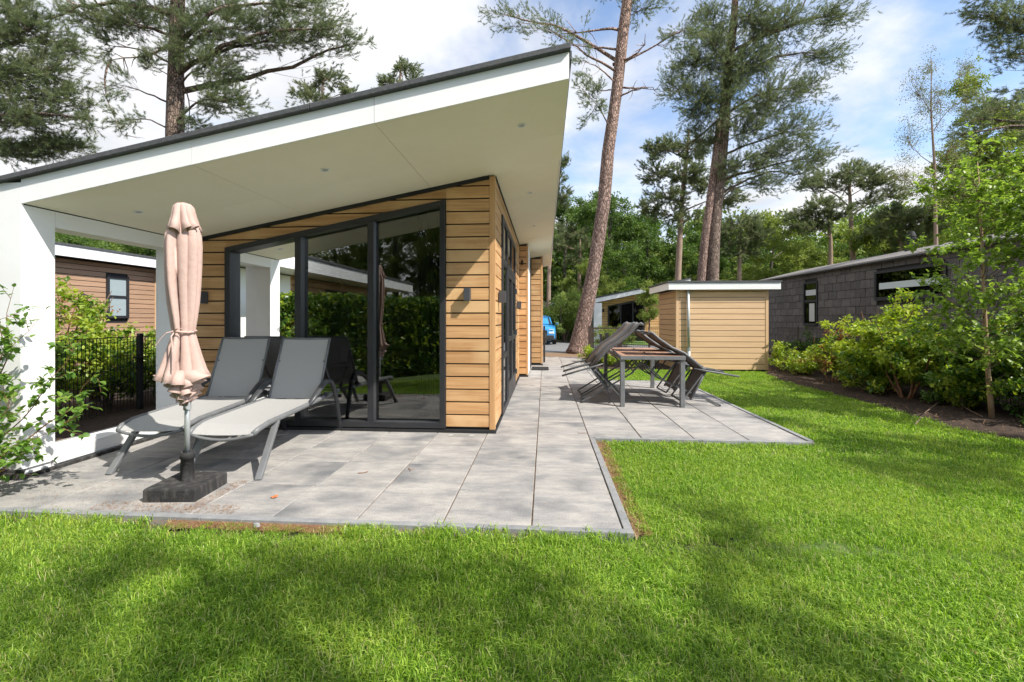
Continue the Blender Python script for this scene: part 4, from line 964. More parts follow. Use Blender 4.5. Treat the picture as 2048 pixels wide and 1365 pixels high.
# ------------------------------------------------------------------ fences
def mesh_fence(name, label, p, q, h, posts, m=None, double=True, z0=.03, pitch=.05):
    m = m or M['black']; p, q = Vector(p), Vector(q); d = q - p; L = d.length; d = d / L
    t = thing(name, label, 'fence', (p.x, p.y, 0))
    w = MB(); k = int(L / pitch)
    for i in range(k + 1):
        c = p + d * (L * i / k); w.bar((c.x, c.y, z0), (c.x, c.y, h), .006, .006)
    z = z0
    while z <= h + .01:
        w.bar((p.x, p.y, z), (q.x, q.y, z), .007, .007); z += .2
    w.bar((p.x, p.y, h), (q.x, q.y, h), .012, .012)
    kind(w.build('wire_mesh', m, t), 'stuff')
    for f in posts:
        c = p + d * (L * f); MB().box(c.x - .03, c.x + .03, c.y - .03, c.y + .03, 0, h + .05).build('post', m, t, bevel=.004)
    return t
mesh_fence('mesh_fence', 'black wire mesh fence by the hedge, left of the parasol', (-6.17, 3.4, 0), (-6.17, 13.4, 0), 1.10, (0, .296, .55, .8, 1))
gt = MB(); gt.box(-6.24, -6.10, 6.30, 6.42, .78, .80); gt.build('latch', M['black'], bpy.data.objects['mesh_fence'])
mesh_fence('garden_fence', 'dark wire mesh fence behind the shrubs at the slate house', (7.55, 4.0, 0), (6.6, 13.2, 0), 1.12, (0, .14, .43, .9), pitch=.05)
mesh_fence('back_fence', 'dark wire mesh fence between the gate and the pale shed', (2.62, 15.35, 0), (4.1, 15.35, 0), 1.06, (1.0,), pitch=.06)
ga = thing('garden_gate', 'open brown framed mesh gate beside the leaning pine trunk', 'gate', (2.0, 15.3, 0))
bm_ = mat('brown_metal', (.05, .034, .028), (.06, .04, .033), rough=.5)
MB().box(1.47, 1.58, 15.22, 15.34, 0, 1.12).build('post', bm_, ga, bevel=.006); MB().box(2.50, 2.60, 15.29, 15.39, 0, 1.08).build('post', bm_, ga, bevel=.006)
f = MB(); f.box(1.60, 2.49, 15.28, 15.33, 1.02, 1.07); f.box(1.60, 2.49, 15.28, 15.33, .07, .12); f.box(1.60, 1.65, 15.28, 15.33, .12, 1.02); f.box(2.44, 2.49, 15.28, 15.33, .12, 1.02); f.build('gate_frame', bm_, ga)
w = MB()
for i in range(15): w.bar((1.66 + i * .055, 15.305, .12), (1.66 + i * .055, 15.305, 1.02), .007, .007)
for i in range(5): w.bar((1.65, 15.305, .2 + i * .19), (2.44, 15.305, .2 + i * .19), .007, .007)
kind(w.build('wire_mesh', bm_, ga), 'stuff')
gp = thing('gate_post', 'black gate post with latch beside the last corner of the house', 'post', (0, 14, 0))
MB().box(-.055, .005, 13.97, 14.03, 0, 1.14).build('post_tube', M['black'], gp, bevel=.004); l = MB(); l.box(.006, .05, 13.98, 14.02, .60, .92); l.bar((.02, 13.96, .74), (.09, 13.92, .74), .018, .018); l.build('latch', M['darkmetal'], gp)
for x, h, lab in ((2.42, .70, 'slim black marker post left of its twin beyond the gate'), (2.66, .74, 'thicker black marker post right of its twin beyond the gate')):
    o = MB(); o.box(x - .05, x + .05 + (h - .7), 19.5, 19.6, 0, h); tag(o.build('marker_post', M['frame'], None, bevel=.01), lab, 'post', 'marker posts by the road')

# ------------------------------------------------------------------ blue car
car = thing('parked_car', 'blue parked SUV half hidden by the end of the house', 'car', (-.30, 25.2, 0))
bl = mat('car_paint', (.03, .24, .55), (.03, .25, .57), rough=.25, coat=.6); cx_ = -.33
def loft(secs, n=16):
    mb = MB(); vs = []
    for y, hw, zb, zt_, zsill, tw in secs:      # rounded section: half width, bottom, top, shoulder, top half width
        prof = [(-hw * .9, zb), (-hw, zb + .12), (-hw, zsill * .6 + zb * .4), (-hw * .97, zsill), (-tw - .03, zt_ - .10), (-tw * .9, zt_ - .02), (-tw * .5, zt_)]
        prof = prof + [(-a, b) for a, b in prof[::-1]]
        vs += [(cx_ + a, y, b) for a, b in prof]
    k = 14; m_ = len(secs); mb.add(vs, [(i * k + j, i * k + (j + 1) % k, (i + 1) * k + (j + 1) % k, (i + 1) * k + j) for i in range(m_ - 1) for j in range(k)] + [tuple(range(k))[::-1], tuple(range((m_ - 1) * k, m_ * k))])
    return mb
Y0 = 23.2
loft([(Y0, .74, .38, .80, .70, .66), (Y0 + .12, .86, .25, .92, .80, .74), (Y0 + .5, .90, .22, .98, .88, .78), (Y0 + 1.0, .91, .22, 1.03, .93, .80), (Y0 + 1.15, .91, .22, 1.06, .95, .78), (Y0 + 3.9, .91, .22, 1.10, 1.0, .78), (Y0 + 4.2, .88, .3, 1.05, .95, .74)]).build('body', bl, car, smooth=True)
loft([(Y0 + 1.1, .80, .95, 1.02, 1.0, .72), (Y0 + 1.75, .78, .95, 1.50, 1.05, .60), (Y0 + 2.6, .78, .95, 1.56, 1.05, .60), (Y0 + 3.6, .78, .95, 1.50, 1.05, .58), (Y0 + 4.05, .78, .95, 1.08, 1.02, .6)]).build('cabin', bl, car, smooth=True)
ws = MB(); ws.add([(cx_ - .68, Y0 + 1.16, 1.05), (cx_ + .68, Y0 + 1.16, 1.05), (cx_ + .56, Y0 + 1.66, 1.42), (cx_ - .56, Y0 + 1.66, 1.42)], [(0, 1, 2, 3)]); ws.build('windscreen', mat('car_glass', (.02, .025, .03), rough=.08), car)
bp_ = MB(); bp_.box(cx_ - .80, cx_ + .80, Y0 - .04, Y0 + .1, .26, .50); bp_.box(cx_ - .915, cx_ - .8, Y0 + .25, Y0 + 1.15, .22, .5); bp_.box(cx_ + .8, cx_ + .918, Y0 + .25, Y0 + 1.15, .22, .62); bp_.build('bumper', mat('grey_plastic', (.03, .03, .032), rough=.6), car, bevel=.03)
MB().box(cx_ - .45, cx_ + .45, Y0 - .035, Y0 + .08, .52, .76).build('grille', M['black'], car, bevel=.02)
for s in (-1, 1):
    MB().box(cx_ + s * .66 - .14, cx_ + s * .66 + .14, Y0 - .02, Y0 + .12, .56, .68).build('headlight', mat('lamp_glass', (.75, .78, .8), rough=.15), car, bevel=.03)
    MB().box(cx_ + s * .66 - .12, cx_ + s * .66 + .12, Y0 - .02, Y0 + .12, .78, .81).build('daytime_light', mat('lamp_glass', (.8, .82, .85), rough=.15), car)
    MB().box(cx_ + s * 1.0 - .09, cx_ + s * 1.0 + .09, Y0 + 1.45, Y0 + 1.55, 1.02, 1.16).build('mirror', bl, car, bevel=.03)
    for yy in (Y0 + .85, Y0 + 3.4):
        w = MB(); w.tube([(cx_ + s * .72, yy, .34), (cx_ + s * .93, yy, .34)], .34, 20); w = w.build('wheel', mat('tyre', (.015, .015, .015), rough=.8), car)
        MB().tube([(cx_ + s * .925, yy, .34), (cx_ + s * .94, yy, .34)], .2, 12).build('rim', M['greymetal'], w)
MB().box(cx_ - .2, cx_ + .2, Y0 - .05, Y0 - .042, .40, .50).build('number_plate', mat('yellow_plate', (.7, .55, .08), rough=.5), car)

# ------------------------------------------------------------------ big pines
def B(*items, Y0=None):
    """(x, y, depth, half width, half height, tufts) as surveyed from the photograph's viewpoint -> metres"""
    out = []
    for x, y, Y, rx, ry, n in items:
        c = at(x, y, Y); zc = -c.x * math.sin(TH) + Y * math.cos(TH); k = zc / 890
        out.append((c, (rx * k, rx * k * .7, ry * k), n))
    return out
def path(Y, pts, base=None):
    out = [] if base is None else [base]
    for x, y, w in pts:
        c = at(x, y, Y); zc = -c.x * math.sin(TH) + Y * math.cos(TH); out.append((c.x, Y, c.z, w * zc / 890 / 2))
    return out
A_ = lambda x, y, Y: tuple(at(x, y, Y))

tp = path(18, [(1154, 708, 46), (1157, 692, 36), (1172, 619, 30), (1184, 560, 27), (1190, 525, 26), (1208, 404, 26), (1216, 305, 24), (1234, 180, 22), (1247, 60, 22), (1256, -10, 20), (1262, -160, 14), (1266, -300, 6)])
tree('leaning_pine', 'tall leaning pine with bare reddish trunk rising beside the end of the path', 'tree', tp,
     B((1100, 60, 17, 70, 30, 90), (1015, 30, 17.5, 55, 28, 110), (1180, 195, 17, 30, 60, 120), (1160, 120, 17.5, 20, 40, 40), (1370, 60, 17.5, 60, 35, 110), (1290, 15, 18, 60, 20, 100), (1200, -60, 18, 80, 50, 200), (1330, -90, 18, 80, 50, 200)),
     PT, M['bark'], M['bark'], sub=6, wisp=.4, dens=1.9, jitter=.25,
     dead=[(A_(1240, 175, 18), A_(1310, 180, 17.6), .05), (A_(1230, 205, 18), A_(1306, 175, 17.5), .05), (A_(1238, 100, 18), A_(1130, 90, 17.4), .05), (A_(1236, 60, 18), A_(1110, 70, 18), .06), (A_(1222, 180, 18), A_(1188, 178, 18), .03), (A_(1225, 130, 18), A_(1290, 90, 17.5), .07)])
bt = path(22, [(1425, 640, 28), (1424, 558, 25), (1428, 460, 24), (1438, 350, 25), (1447, 260, 22), (1455, 150, 18), (1468, 40, 14), (1475, -80, 10), (1480, -200, 5)])
bt = [(bt[0][0], 22, -.05, bt[0][3] * 1.2)] + bt[1:]
tree('great_pine', 'massive pine with dense broad crown standing behind the shed', 'tree', bt,
     B((1395, 200, 21.5, 55, 50, 300), (1370, 130, 22, 40, 40, 200), (1470, 130, 21.5, 60, 55, 330), (1540, 200, 21.5, 60, 60, 330), (1600, 260, 21.5, 55, 40, 220), (1650, 310, 21.5, 40, 30, 130), (1560, 310, 21.5, 45, 30, 150),
       (1500, 260, 21.5, 50, 45, 240), (1590, 50, 21.5, 85, 40, 330), (1660, 110, 21.5, 50, 35, 170), (1690, 30, 21.5, 45, 35, 150), (1510, 30, 21.5, 60, 50, 300), (1420, 50, 22, 45, 50, 240), (1400, 280, 22, 40, 30, 120), (1530, -60, 22, 130, 50, 400), (1540, 370, 21.5, 34, 26, 90), (1455, 330, 21.5, 26, 20, 60), (1450, 190, 21.2, 45, 60, 260), (1430, 90, 21.2, 40, 50, 200), (1340, 175, 21.7, 26, 34, 90), (1520, 120, 21.3, 50, 40, 200), (1620, 180, 21.5, 45, 30, 130), (1500, 330, 21.5, 40, 26, 110), (1600, 350, 21.5, 40, 24, 100)),
     PT, M['barkdark'], M['barkdark'], sub=5, wisp=.35, drop=.2, dens=3.3, jitter=.40, subr=.008,
     dead=[(A_(1452, 150, 22), A_(1600, 25, 21.5), .13), (A_(1450, 190, 21.9), A_(1560, 110, 21.4), .08), (A_(1436, 240, 22), A_(1355, 305, 21.6), .06)])
bt = path(22, [(1396, 640, 18), (1401, 558, 16), (1408, 480, 15), (1419, 400, 15), (1430, 310, 13), (1436, 240, 9)])
bt = [(bt[0][0], 21.9, -.05, bt[0][3] * 1.2)] + [(a, 21.9, c, d) for a, b, c, d in bt[1:]]
tree('twin_pine_stem', 'slimmer reddish pine stem leaning against the massive pine', 'tree', bt, B((1400, 240, 21.6, 35, 30, 120)), PT, M['bark'], sub=9)
bt = path(28, [(1353, 640, 12), (1356, 558, 12), (1360, 470, 10.5), (1364, 400, 9), (1372, 330, 7), (1378, 260, 4)])
bt = [(bt[0][0], 28, -.05, bt[0][3] * 1.2)] + bt[1:]
tree('layered_pine', 'mid-size pine with layered flat crown left of the massive pine', 'tree', bt,
     B((1335, 300, 27.6, 42, 24, 200), (1370, 350, 27.5, 60, 20, 250), (1310, 345, 27.6, 40, 20, 150), (1330, 395, 27.5, 60, 18, 200), (1290, 420, 27.5, 35, 10, 70), (1430, 370, 27.6, 60, 22, 260), (1470, 400, 27.6, 35, 16, 110), (1340, 430, 27.7, 40, 16, 90), (1390, 300, 27.8, 40, 22, 180), (1300, 300, 27.6, 20, 14, 60), (1375, 440, 27.7, 35, 18, 80)),
     PTL, M['barkfar'], M['barkfar'], sub=7, wisp=.2, drop=.15, dens=2.3, jitter=.3)

# left pines
bt = path(14, [(352, 560, 34), (350, 270, 31), (352, 130, 27), (356, 0, 24), (362, -150, 18), (365, -300, 8)])
bt = [(bt[0][0], 14, -.05, bt[0][3] * 1.2)] + bt[1:]
tree('roofside_pine', 'pine trunk rising behind the roof with drooping needle branches', 'tree', bt,
     B((250, 45, 13.5, 75, 25, 260), (390, 60, 13.6, 55, 45, 260), (430, 120, 13.4, 70, 45, 280), (300, 20, 14, 80, 25, 220), (455, 200, 13.4, 60, 38, 260), (500, 60, 13.5, 70, 40, 240), (590, 60, 13.5, 70, 30, 230), (660, 60, 13.5, 50, 26, 150), (700, 90, 13.5, 40, 16, 80),
       (610, 15, 13.5, 90, 25, 240), (160, 30, 13.5, 60, 25, 180), (355, 90, 13.3, 30, 40, 90), (210, 90, 13.5, 30, 40, 70), (235, 170, 13.5, 22, 50, 50), (250, 240, 13.5, 30, 20, 50), (390, 245, 13.5, 30, 20, 60), (300, 130, 13.5, 26, 20, 50), (400, -60, 14, 200, 60, 500), (450, 10, 13.8, 60, 20, 120)),
     PT, M['barkdark'], M['barkdark'], sub=6, wisp=.4, drop=.15, dens=1.9, jitter=.22, subr=.007,
     dead=[(A_(345, 85, 14), A_(225, 120, 13.4), .06), (A_(222, 120, 13.4), A_(245, 270, 13.4), .035), (A_(345, 30, 14), A_(90, 40, 13), .10), (A_(360, 150, 14), A_(375, 270, 13.5), .03)])
tree('left_edge_pine', 'dark spreading pine crown filling the upper left corner', 'tree', [(-16.8, 11, -.05, .3), (-16.8, 11, 5, .25), (-16.6, 11, 9, .2), (-16.4, 11, 13, .1)],
     B((60, 60, 10.5, 70, 45, 420), (30, 150, 10.6, 70, 50, 460), (110, 140, 10.5, 55, 50, 300), (60, 230, 10.5, 80, 40, 400), (30, 300, 10.8, 60, 25, 260), (140, 200, 10.5, 45, 35, 150), (20, 20, 10.6, 50, 30, 200), (150, 290, 11.2, 50, 22, 190), (100, 300, 11, 60, 22, 180), (140, 90, 10.6, 40, 26, 110), (180, 240, 10.6, 30, 26, 60), (-40, 150, 10.8, 60, 120, 400)),
     PT, M['barkdark'], M['barkdark'], sub=7, wisp=.35, drop=.05, dens=1.15, jitter=.2)
for k, (x, y, lab) in enumerate(((640, 165, 'round pine top peeping over the roof edge, left one of two'), (795, 145, 'smaller pine top peeping over the roof edge, right one of two'))):
    c = at(x, y, 26); s = 1 if k == 0 else .75
    tree('distant_pine', lab, 'tree', [(c.x, 26, -.05, .25), (c.x, 26, 12, .15), (c.x + .2, 26, c.z + .5, .05)],
         B((x - 30 * s, y + 15, 26, 30 * s, 16, int(110 * s)), (x + 20 * s, y - 8, 26, 36 * s, 16, int(130 * s)), (x + 50 * s, y + 20, 26, 30 * s, 15, int(90 * s)), (x - 10, y + 45, 26, 60 * s, 20, 150)), PTL, M['barkfar'], sub=6, group='pine tops above the roof', wisp=.15, dens=2.2, jitter=.3)
# right-hand overhanging pine, birch and flat-topped pines
tree('right_edge_pine', 'dark pine branches reaching in from the upper right corner', 'tree', [(15.2, 12.5, -.05, .3), (15.0, 12.5, 6, .24), (14.8, 12.5, 11, .15), (14.6, 12.5, 14, .06)],
     B((2010, 50, 12.6, 45, 40, 210), (1960, 30, 12.6, 28, 22, 70), (2020, 110, 12.6, 35, 22, 90), (2000, 215, 12.8, 55, 18, 70), (1950, 240, 12.8, 35, 14, 36), (2030, 180, 12.8, 30, 18, 36), (1920, 270, 12.8, 28, 14, 24), (2070, 90, 12.6, 30, 60, 80), (2060, 260, 12.6, 24, 30, 30), (1980, -20, 12.6, 60, 30, 140)),
     PT, M['barkdark'], M['barkdark'], sub=6, wisp=.4, drop=.3, dens=1.5, jitter=.2)
bt = [(19.7, 24, -.05, .17)] + path(24, [(1872, 480, 6.5), (1869, 330, 4.5), (1862, 220, 2.6), (1863, 120, 1)])
tree('tall_birch', 'tall airy birch with thin ascending branches and sparse leaves', 'tree', bt,
     B((1835, 190, 24, 30, 60, 26), (1880, 200, 24, 34, 60, 28), (1815, 280, 24, 34, 55, 26), (1905, 290, 24, 36, 55, 30), (1800, 350, 24, 34, 40, 26), (1860, 130, 24, 22, 34, 14), (1930, 200, 24, 30, 50, 24), (1940, 130, 24.4, 24, 34, 16), (1850, 370, 24, 40, 40, 30), (1930, 370, 24, 40, 40, 36)), BC, M['barkfar'], M['twig'], sub=1.3, drop=.75, wisp=.3, jitter=.35, limb=.009, dens=3.6)
def flat_pine(name, lab, Y, tx, crown, w=12, n=1.0, top=None, **k):
    ty = min(c[1] for c in crown)
    bt = path(Y, [(tx[0], 640, w), (tx[0] + 1, 540, w * .9), (tx[1], (ty + 540) / 2, w * .65), (tx[2], ty + 5, w * .3)])
    bt = [(bt[0][0], Y, -.05, bt[0][3] * 1.2)] + bt[1:]
    return tree(name, lab, 'tree', bt, B(*[(x, y, Y - .3, rx, ry, int(m * n)) for x, y, rx, ry, m in crown]), PTL, M['barkfar'], M['barkfar'], sub=6, drop=k.get('drop', .5), wisp=.15, tscale=1.2, limb=.016, dens=2.4, jitter=.35)
flat_pine('umbrella_pine', 'umbrella shaped pine with wide flat crown above the slate roof', 34, (1706, 1702, 1698), [(1700, 345, 60, 14, 200), (1650, 362, 40, 12, 110), (1755, 362, 45, 14, 130), (1620, 372, 24, 8, 50), (1790, 385, 34, 12, 80), (1700, 370, 70, 12, 120), (1745, 400, 40, 10, 60)])
flat_pine('broken_branch_pine', 'shorter pine with pale broken side branch left of the umbrella shaped pine', 33, (1660, 1661, 1655), [(1640, 415, 45, 16, 150), (1600, 430, 36, 14, 100), (1680, 430, 34, 14, 90), (1620, 452, 44, 14, 110), (1650, 440, 30, 12, 60)], 10)
flat_pine('slim_pine', 'slim pine with sparse narrow top just right of the house eave', 30, (1097, 1108, 1122), [(1128, 335, 14, 16, 40), (1120, 365, 14, 16, 34), (1132, 390, 12, 14, 26), (1116, 410, 18, 14, 34), (1110, 450, 14, 12, 22)], 8, drop=.2)
flat_pine('shaded_pine', 'bushy mid-green pine between the slim pine and the leaning trunk', 36, (1158, 1160, 1160), [(1150, 465, 34, 16, 110), (1130, 490, 24, 14, 70), (1175, 490, 30, 14, 80), (1150, 520, 30, 14, 60)], 8)
flat_pine('brownish_pine', 'olive brown pine crown right of the massive pine trunk', 34, (1478, 1480, 1482), [(1480, 450, 40, 26, 200), (1510, 470, 30, 22, 110), (1455, 480, 26, 26, 110), (1490, 500, 36, 20, 110)], 9)
flat_pine('olive_pine', 'olive green pine crown behind the flue cowl on the slate roof', 30, (1800, 1800, 1795), [(1800, 430, 50, 20, 200), (1850, 450, 45, 22, 180), (1760, 460, 36, 18, 110), (1880, 420, 36, 26, 150), (1820, 480, 50, 16, 120)], 10)

# ------------------------------------------------------------------ broad-leaved trees of the wood behind
def leafy(name, lab, x, Y, h, w, light=0, n=150, group=None):
    tr = Y; b = []
    k = 9
    for i in range(k):
        a = rnd.uniform(0, 6.283); zf = .30 + .62 * (i / (k - 1)); sw = math.sin(math.pi * min(1, (zf - .12) * 1.02)) ** .6
        rr = w * .38 * sw * rnd.uniform(.6, 1); b.append((Vector((x + rr * math.cos(a), Y + rr * math.sin(a), h * zf)), (w * .30, w * .30, h * .13), n // k))
    b.append((Vector((x, Y, h * .92)), (w * .22, w * .22, h * .09), n // 10))
    return tree(name, lab, 'tree', [(x, Y, -.05, .022 * h * .9), (x + rnd.uniform(-.3, .3), Y, h * .45, .014 * h), (x + rnd.uniform(-.5, .5), Y, h * .9, .004 * h)], b, OCL if light else OC, M['barkoak'], sub=5, tscale=1.15 * (Y / 40) ** .4, jitter=.75, dens=2.6, sides=8, wisp=.2, group=group)
protos = [leafy('broadleaf_tree', 'dark green broadleaf tree directly behind the leaning pine trunk', at(1215, 400, 38).x, 38, 11.8, 8.5, 0, 330, 'broadleaf trees of the wood'),
          leafy('broadleaf_tree', 'bright green broadleaf tree right of the olive brown pine', at(1545, 400, 40).x, 40, 10.2, 8.5, 1, 330, 'broadleaf trees of the wood'),
          leafy('broadleaf_tree', 'fresh green rounded tree over the shed roof left of the layered pine trunk', at(1290, 400, 44).x, 44, 11.2, 9, 0, 330, 'broadleaf trees of the wood')]
more = [(0, 1130, 44, 1.08, 1.1, 'dark broadleaf tree between the eave and the slim pine'), (1, 1175, 34, .55, 2.2, 'low bright broadleaf tree left of the leaning trunk foot'), (2, 1420, 46, .85, .4, 'dark broadleaf tree seen between the two pine stems'),
        (1, 1620, 46, .75, 3.3, 'yellowish broadleaf tree behind the broken branch pine'), (0, 1480, 48, .8, 5, 'deep green tree low behind the olive brown pine'), (2, 1740, 44, .72, 1.7, 'green broadleaf tree behind the slate roof ridge'),
        (1, 1360, 50, .85, 2.7, 'broadleaf tree behind the layered pine trunk'), (1, 1940, 34, 1.0, 4.4, 'bright yellow green tree behind the right part of the slate roof'), (1, 2050, 30, 1.0, .9, 'yellow green tree at the far right above the slate roof'),
        (0, 1860, 42, .8, 3.9, 'broad green tree behind the tall birch'), (0, 1250, 52, 1.0, 2.2, 'tree crown farthest back beyond the leaning pine'), (2, 1560, 54, .9, 1.1, 'tree crown farthest back beyond the shed corner'),
        (2, 250, 30, .62, 2.9, 'green tree above the brown house roof, seen under the white header'), (0, 150, 28, .6, .2, 'dark tree above the brown house at the left of the opening'), (1, 1990, 42, .95, 2.0, 'yellow green tree behind the birch sapling top'), (0, 1680, 52, .8, 2.6, 'dark tree behind the umbrella pine trunk')]
for k, x, Y, s, rz, lab in more:
    c = copy_tree(protos[k]); p = at(x, 500, Y); c.location = (p.x, Y, 0); c.scale = (s, s, s); c.rotation_euler = (0, 0, rz); c['label'] = lab; c['category'] = 'tree'
# the wood closes behind them
mb = []; ro = []; sc_ = []
for i in range(8000):
    x = rnd.uniform(-75, 75); Y = rnd.uniform(55, 66); z = rnd.random() ** .8 * (12 + 2.2 * math.sin(x * .35) + 1.5 * math.sin(x * .9 + 2)); mb.append((x, Y, z)); ro.append((rnd.uniform(0, 6), rnd.uniform(0, 6), rnd.uniform(0, 6))); sc_.append(rnd.uniform(2.5, 4.5))
o = scatter('distant_wood', mb, ro, sc_, OC + OCL, None, 3); tag(o, 'mass of distant broadleaf wood closing the view behind all trees', 'wood', kind='stuff')
mb = []; ro = []; sc_ = []
for i in range(1800):
    x = rnd.uniform(-8, 32); Y = rnd.uniform(29, 34); z = rnd.random() * (2.0 + .8 * math.sin(x * .8)); mb.append((x, Y, z)); ro.append((rnd.uniform(0, 6), rnd.uniform(0, 6), rnd.uniform(0, 6))); sc_.append(rnd.uniform(1, 1.8))
o = scatter('undergrowth', mb, ro, sc_, OC, None, 4); tag(o, 'dark undergrowth along the wood edge beyond the road', 'undergrowth', kind='stuff')

tree('yellow_green_tree', 'airy yellow green tree filling the right side behind the birch sapling', 'tree', [(27.5, 27, -.05, .2), (27.3, 27, 6, .14), (27, 27, 12, .05)],
     B((1960, 300, 26.5, 60, 50, 170), (2020, 260, 26.5, 50, 50, 150), (1990, 380, 26.5, 70, 50, 220), (1920, 400, 26.5, 50, 40, 150), (2050, 350, 26, 50, 70, 200), (1970, 230, 27, 44, 34, 110), (1935, 170, 27, 36, 40, 60), (1900, 330, 27, 40, 40, 90)), OCL, M['barkfar'], M['twig'], sub=2.5, jitter=.6, tscale=.75, wisp=.4, dens=1.4)
tree('hazy_green_tree', 'small rounded green tree low between olive pine and umbrella pine', 'tree', [(at(1770, 500, 33).x, 33, -.05, .16), (at(1770, 500, 33).x, 33, 6, .05)],
     B((1770, 450, 33, 34, 26, 90), (1730, 480, 33, 40, 26, 90), (1800, 490, 33, 40, 24, 90)), OCL, M['barkoak'], sub=4, jitter=.5, tscale=.9, dens=1.5)

# ------------------------------------------------------------------ shrubs
def shrub(name, lab, x, y, h, w, n, tufts, twig, stems=6, group=None, z0=.3, cat='shrub', ts=1.0, lean=(0, 0), dense=6):
    t = thing(name, lab, cat, (x, y, 0), group); br = MB(); pts = []; ro = []; sc = []
    for s in range(stems):
        a = 6.283 * (s + rnd.random() * .7) / stems; e = Vector((x + w * .5 * math.cos(a) * rnd.uniform(.3, .9) + lean[0], y + w * .5 * math.sin(a) * rnd.uniform(.3, .9) + lean[1], h * rnd.uniform(.7, 1)))
        p0 = Vector((x + .05 * math.cos(a), y + .05 * math.sin(a), -.02)); lp = bend(p0, e, .10, 7, .0); br.tube(lp, [.014 * h * (1 - .8 * i / 7) for i in range(8)], 5, cap=False)
        m = int(n / stems)
        for q in range(dense):
            st = lp[rnd.choice((2, 3, 4, 5, 6))]; en = st + Vector((rnd.gauss(0, .3) * w, rnd.gauss(0, .3) * w, abs(rnd.gauss(0, .16)) * h)); en.z = max(z0 * h * .6, en.z)
            sp = bend(st, en, .12, 4); br.tube(sp, [.006, .005, .004, .003, .002], 3, cap=False)
            for _ in range(max(1, m // dense)):
                u = 1 - .75 * rnd.random() ** 1.4; i = min(3, int(u * 4)); p = sp[i].lerp(sp[i + 1], u * 4 - i) + rv(.09 * rnd.random() * w)
                if p.z > z0 * h * .5: pts.append(p); ro.append((rnd.uniform(-.5, .5), rnd.uniform(-.5, .5), rnd.uniform(0, 6.28))); sc.append(ts * rnd.uniform(.7, 1.3))
    br.build('stems', twig, t, smooth=True); f = scatter('foliage', pts, ro, sc, tufts, t, len(pts)); f['kind'] = 'stuff'; return t
G_ = 'shrubs in the bed along the right fence'
shrub('red_tipped_shrub', 'thin shrub with reddish young leaves at the left end of the big shrubs', 6.15, 10.0, 1.2, .85, 300, SCL + SCR + SCR, M['redtwig'], 6, G_, .45)
shrub('yellow_green_shrub', 'tall yellow green shrub with the highest tips, right of the reddish one', 6.4, 8.9, 1.62, 1.2, 860, SCL, M['redtwig'], 7, G_, .3)
shrub('orange_stemmed_shrub', 'bushy green shrub with orange stems left of the sapling', 6.1, 8.0, 1.36, 1.2, 820, SCL + SCD[:1], M['redtwig'], 7, G_, .35)
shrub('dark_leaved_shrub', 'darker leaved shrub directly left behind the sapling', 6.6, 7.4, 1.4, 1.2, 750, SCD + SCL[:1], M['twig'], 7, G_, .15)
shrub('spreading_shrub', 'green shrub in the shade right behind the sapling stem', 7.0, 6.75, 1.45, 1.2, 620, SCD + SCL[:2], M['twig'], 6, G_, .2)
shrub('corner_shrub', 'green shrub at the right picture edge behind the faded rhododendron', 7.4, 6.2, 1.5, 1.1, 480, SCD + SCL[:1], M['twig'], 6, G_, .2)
shrub('small_light_shrub', 'small pale green shrub alone on the mulch near the fence post', 6.2, 11.1, .62, .6, 130, SCL, M['twig'], 5, G_, .25)
shrub('thin_young_shrub', 'thin young shrub close to the shed corner', 6.05, 12.0, .85, .45, 80, SCL, M['twig'], 4, G_, .2)
shrub('low_leaning_shrub', 'low leaning shrub between the shed corner and the small pale shrub', 6.35, 11.6, .55, .5, 70, SCL, M['twig'], 4, G_, .2)
shrub('low_green_shrub', 'low spreading shrub under the tall yellow green one, touching the lawn side', 6.0, 8.6, .75, 1.0, 330, SCL + SCD[:2], M['twig'], 6, G_, .05)
shrub('low_green_shrub', 'low leafy shrub on the mulch just left of the sapling foot', 6.25, 7.2, .7, .9, 300, SCD + SCL[:2], M['twig'], 6, G_, .05)
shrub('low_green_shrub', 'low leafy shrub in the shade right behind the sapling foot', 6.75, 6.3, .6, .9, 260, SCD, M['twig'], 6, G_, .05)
for i, (x, y) in enumerate(((7.1, 12.6), (7.35, 11.6), (7.5, 10.6), (7.7, 9.4))):
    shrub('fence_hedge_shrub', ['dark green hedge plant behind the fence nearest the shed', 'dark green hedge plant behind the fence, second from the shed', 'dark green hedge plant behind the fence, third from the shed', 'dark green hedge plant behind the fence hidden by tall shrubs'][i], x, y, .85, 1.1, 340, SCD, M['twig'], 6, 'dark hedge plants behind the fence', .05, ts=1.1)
for i, (x, y, h) in enumerate(((1.75, 13.0, .38), (2.35, 12.8, .42), (2.9, 13.1, .42), (1.5, 14.2, .5))):
    shrub('small_bed_plant', ['small green plant in the bed left under the table', 'small yellow green plant in the bed seen under the table middle', 'small leafy plant in the bed seen right under the table', 'small plant in the bed close to the gate post'][i], x, y, h, .5, 90, SCL, M['twig'], 5, 'small plants in the bed behind the lawn', .1, cat='plant')
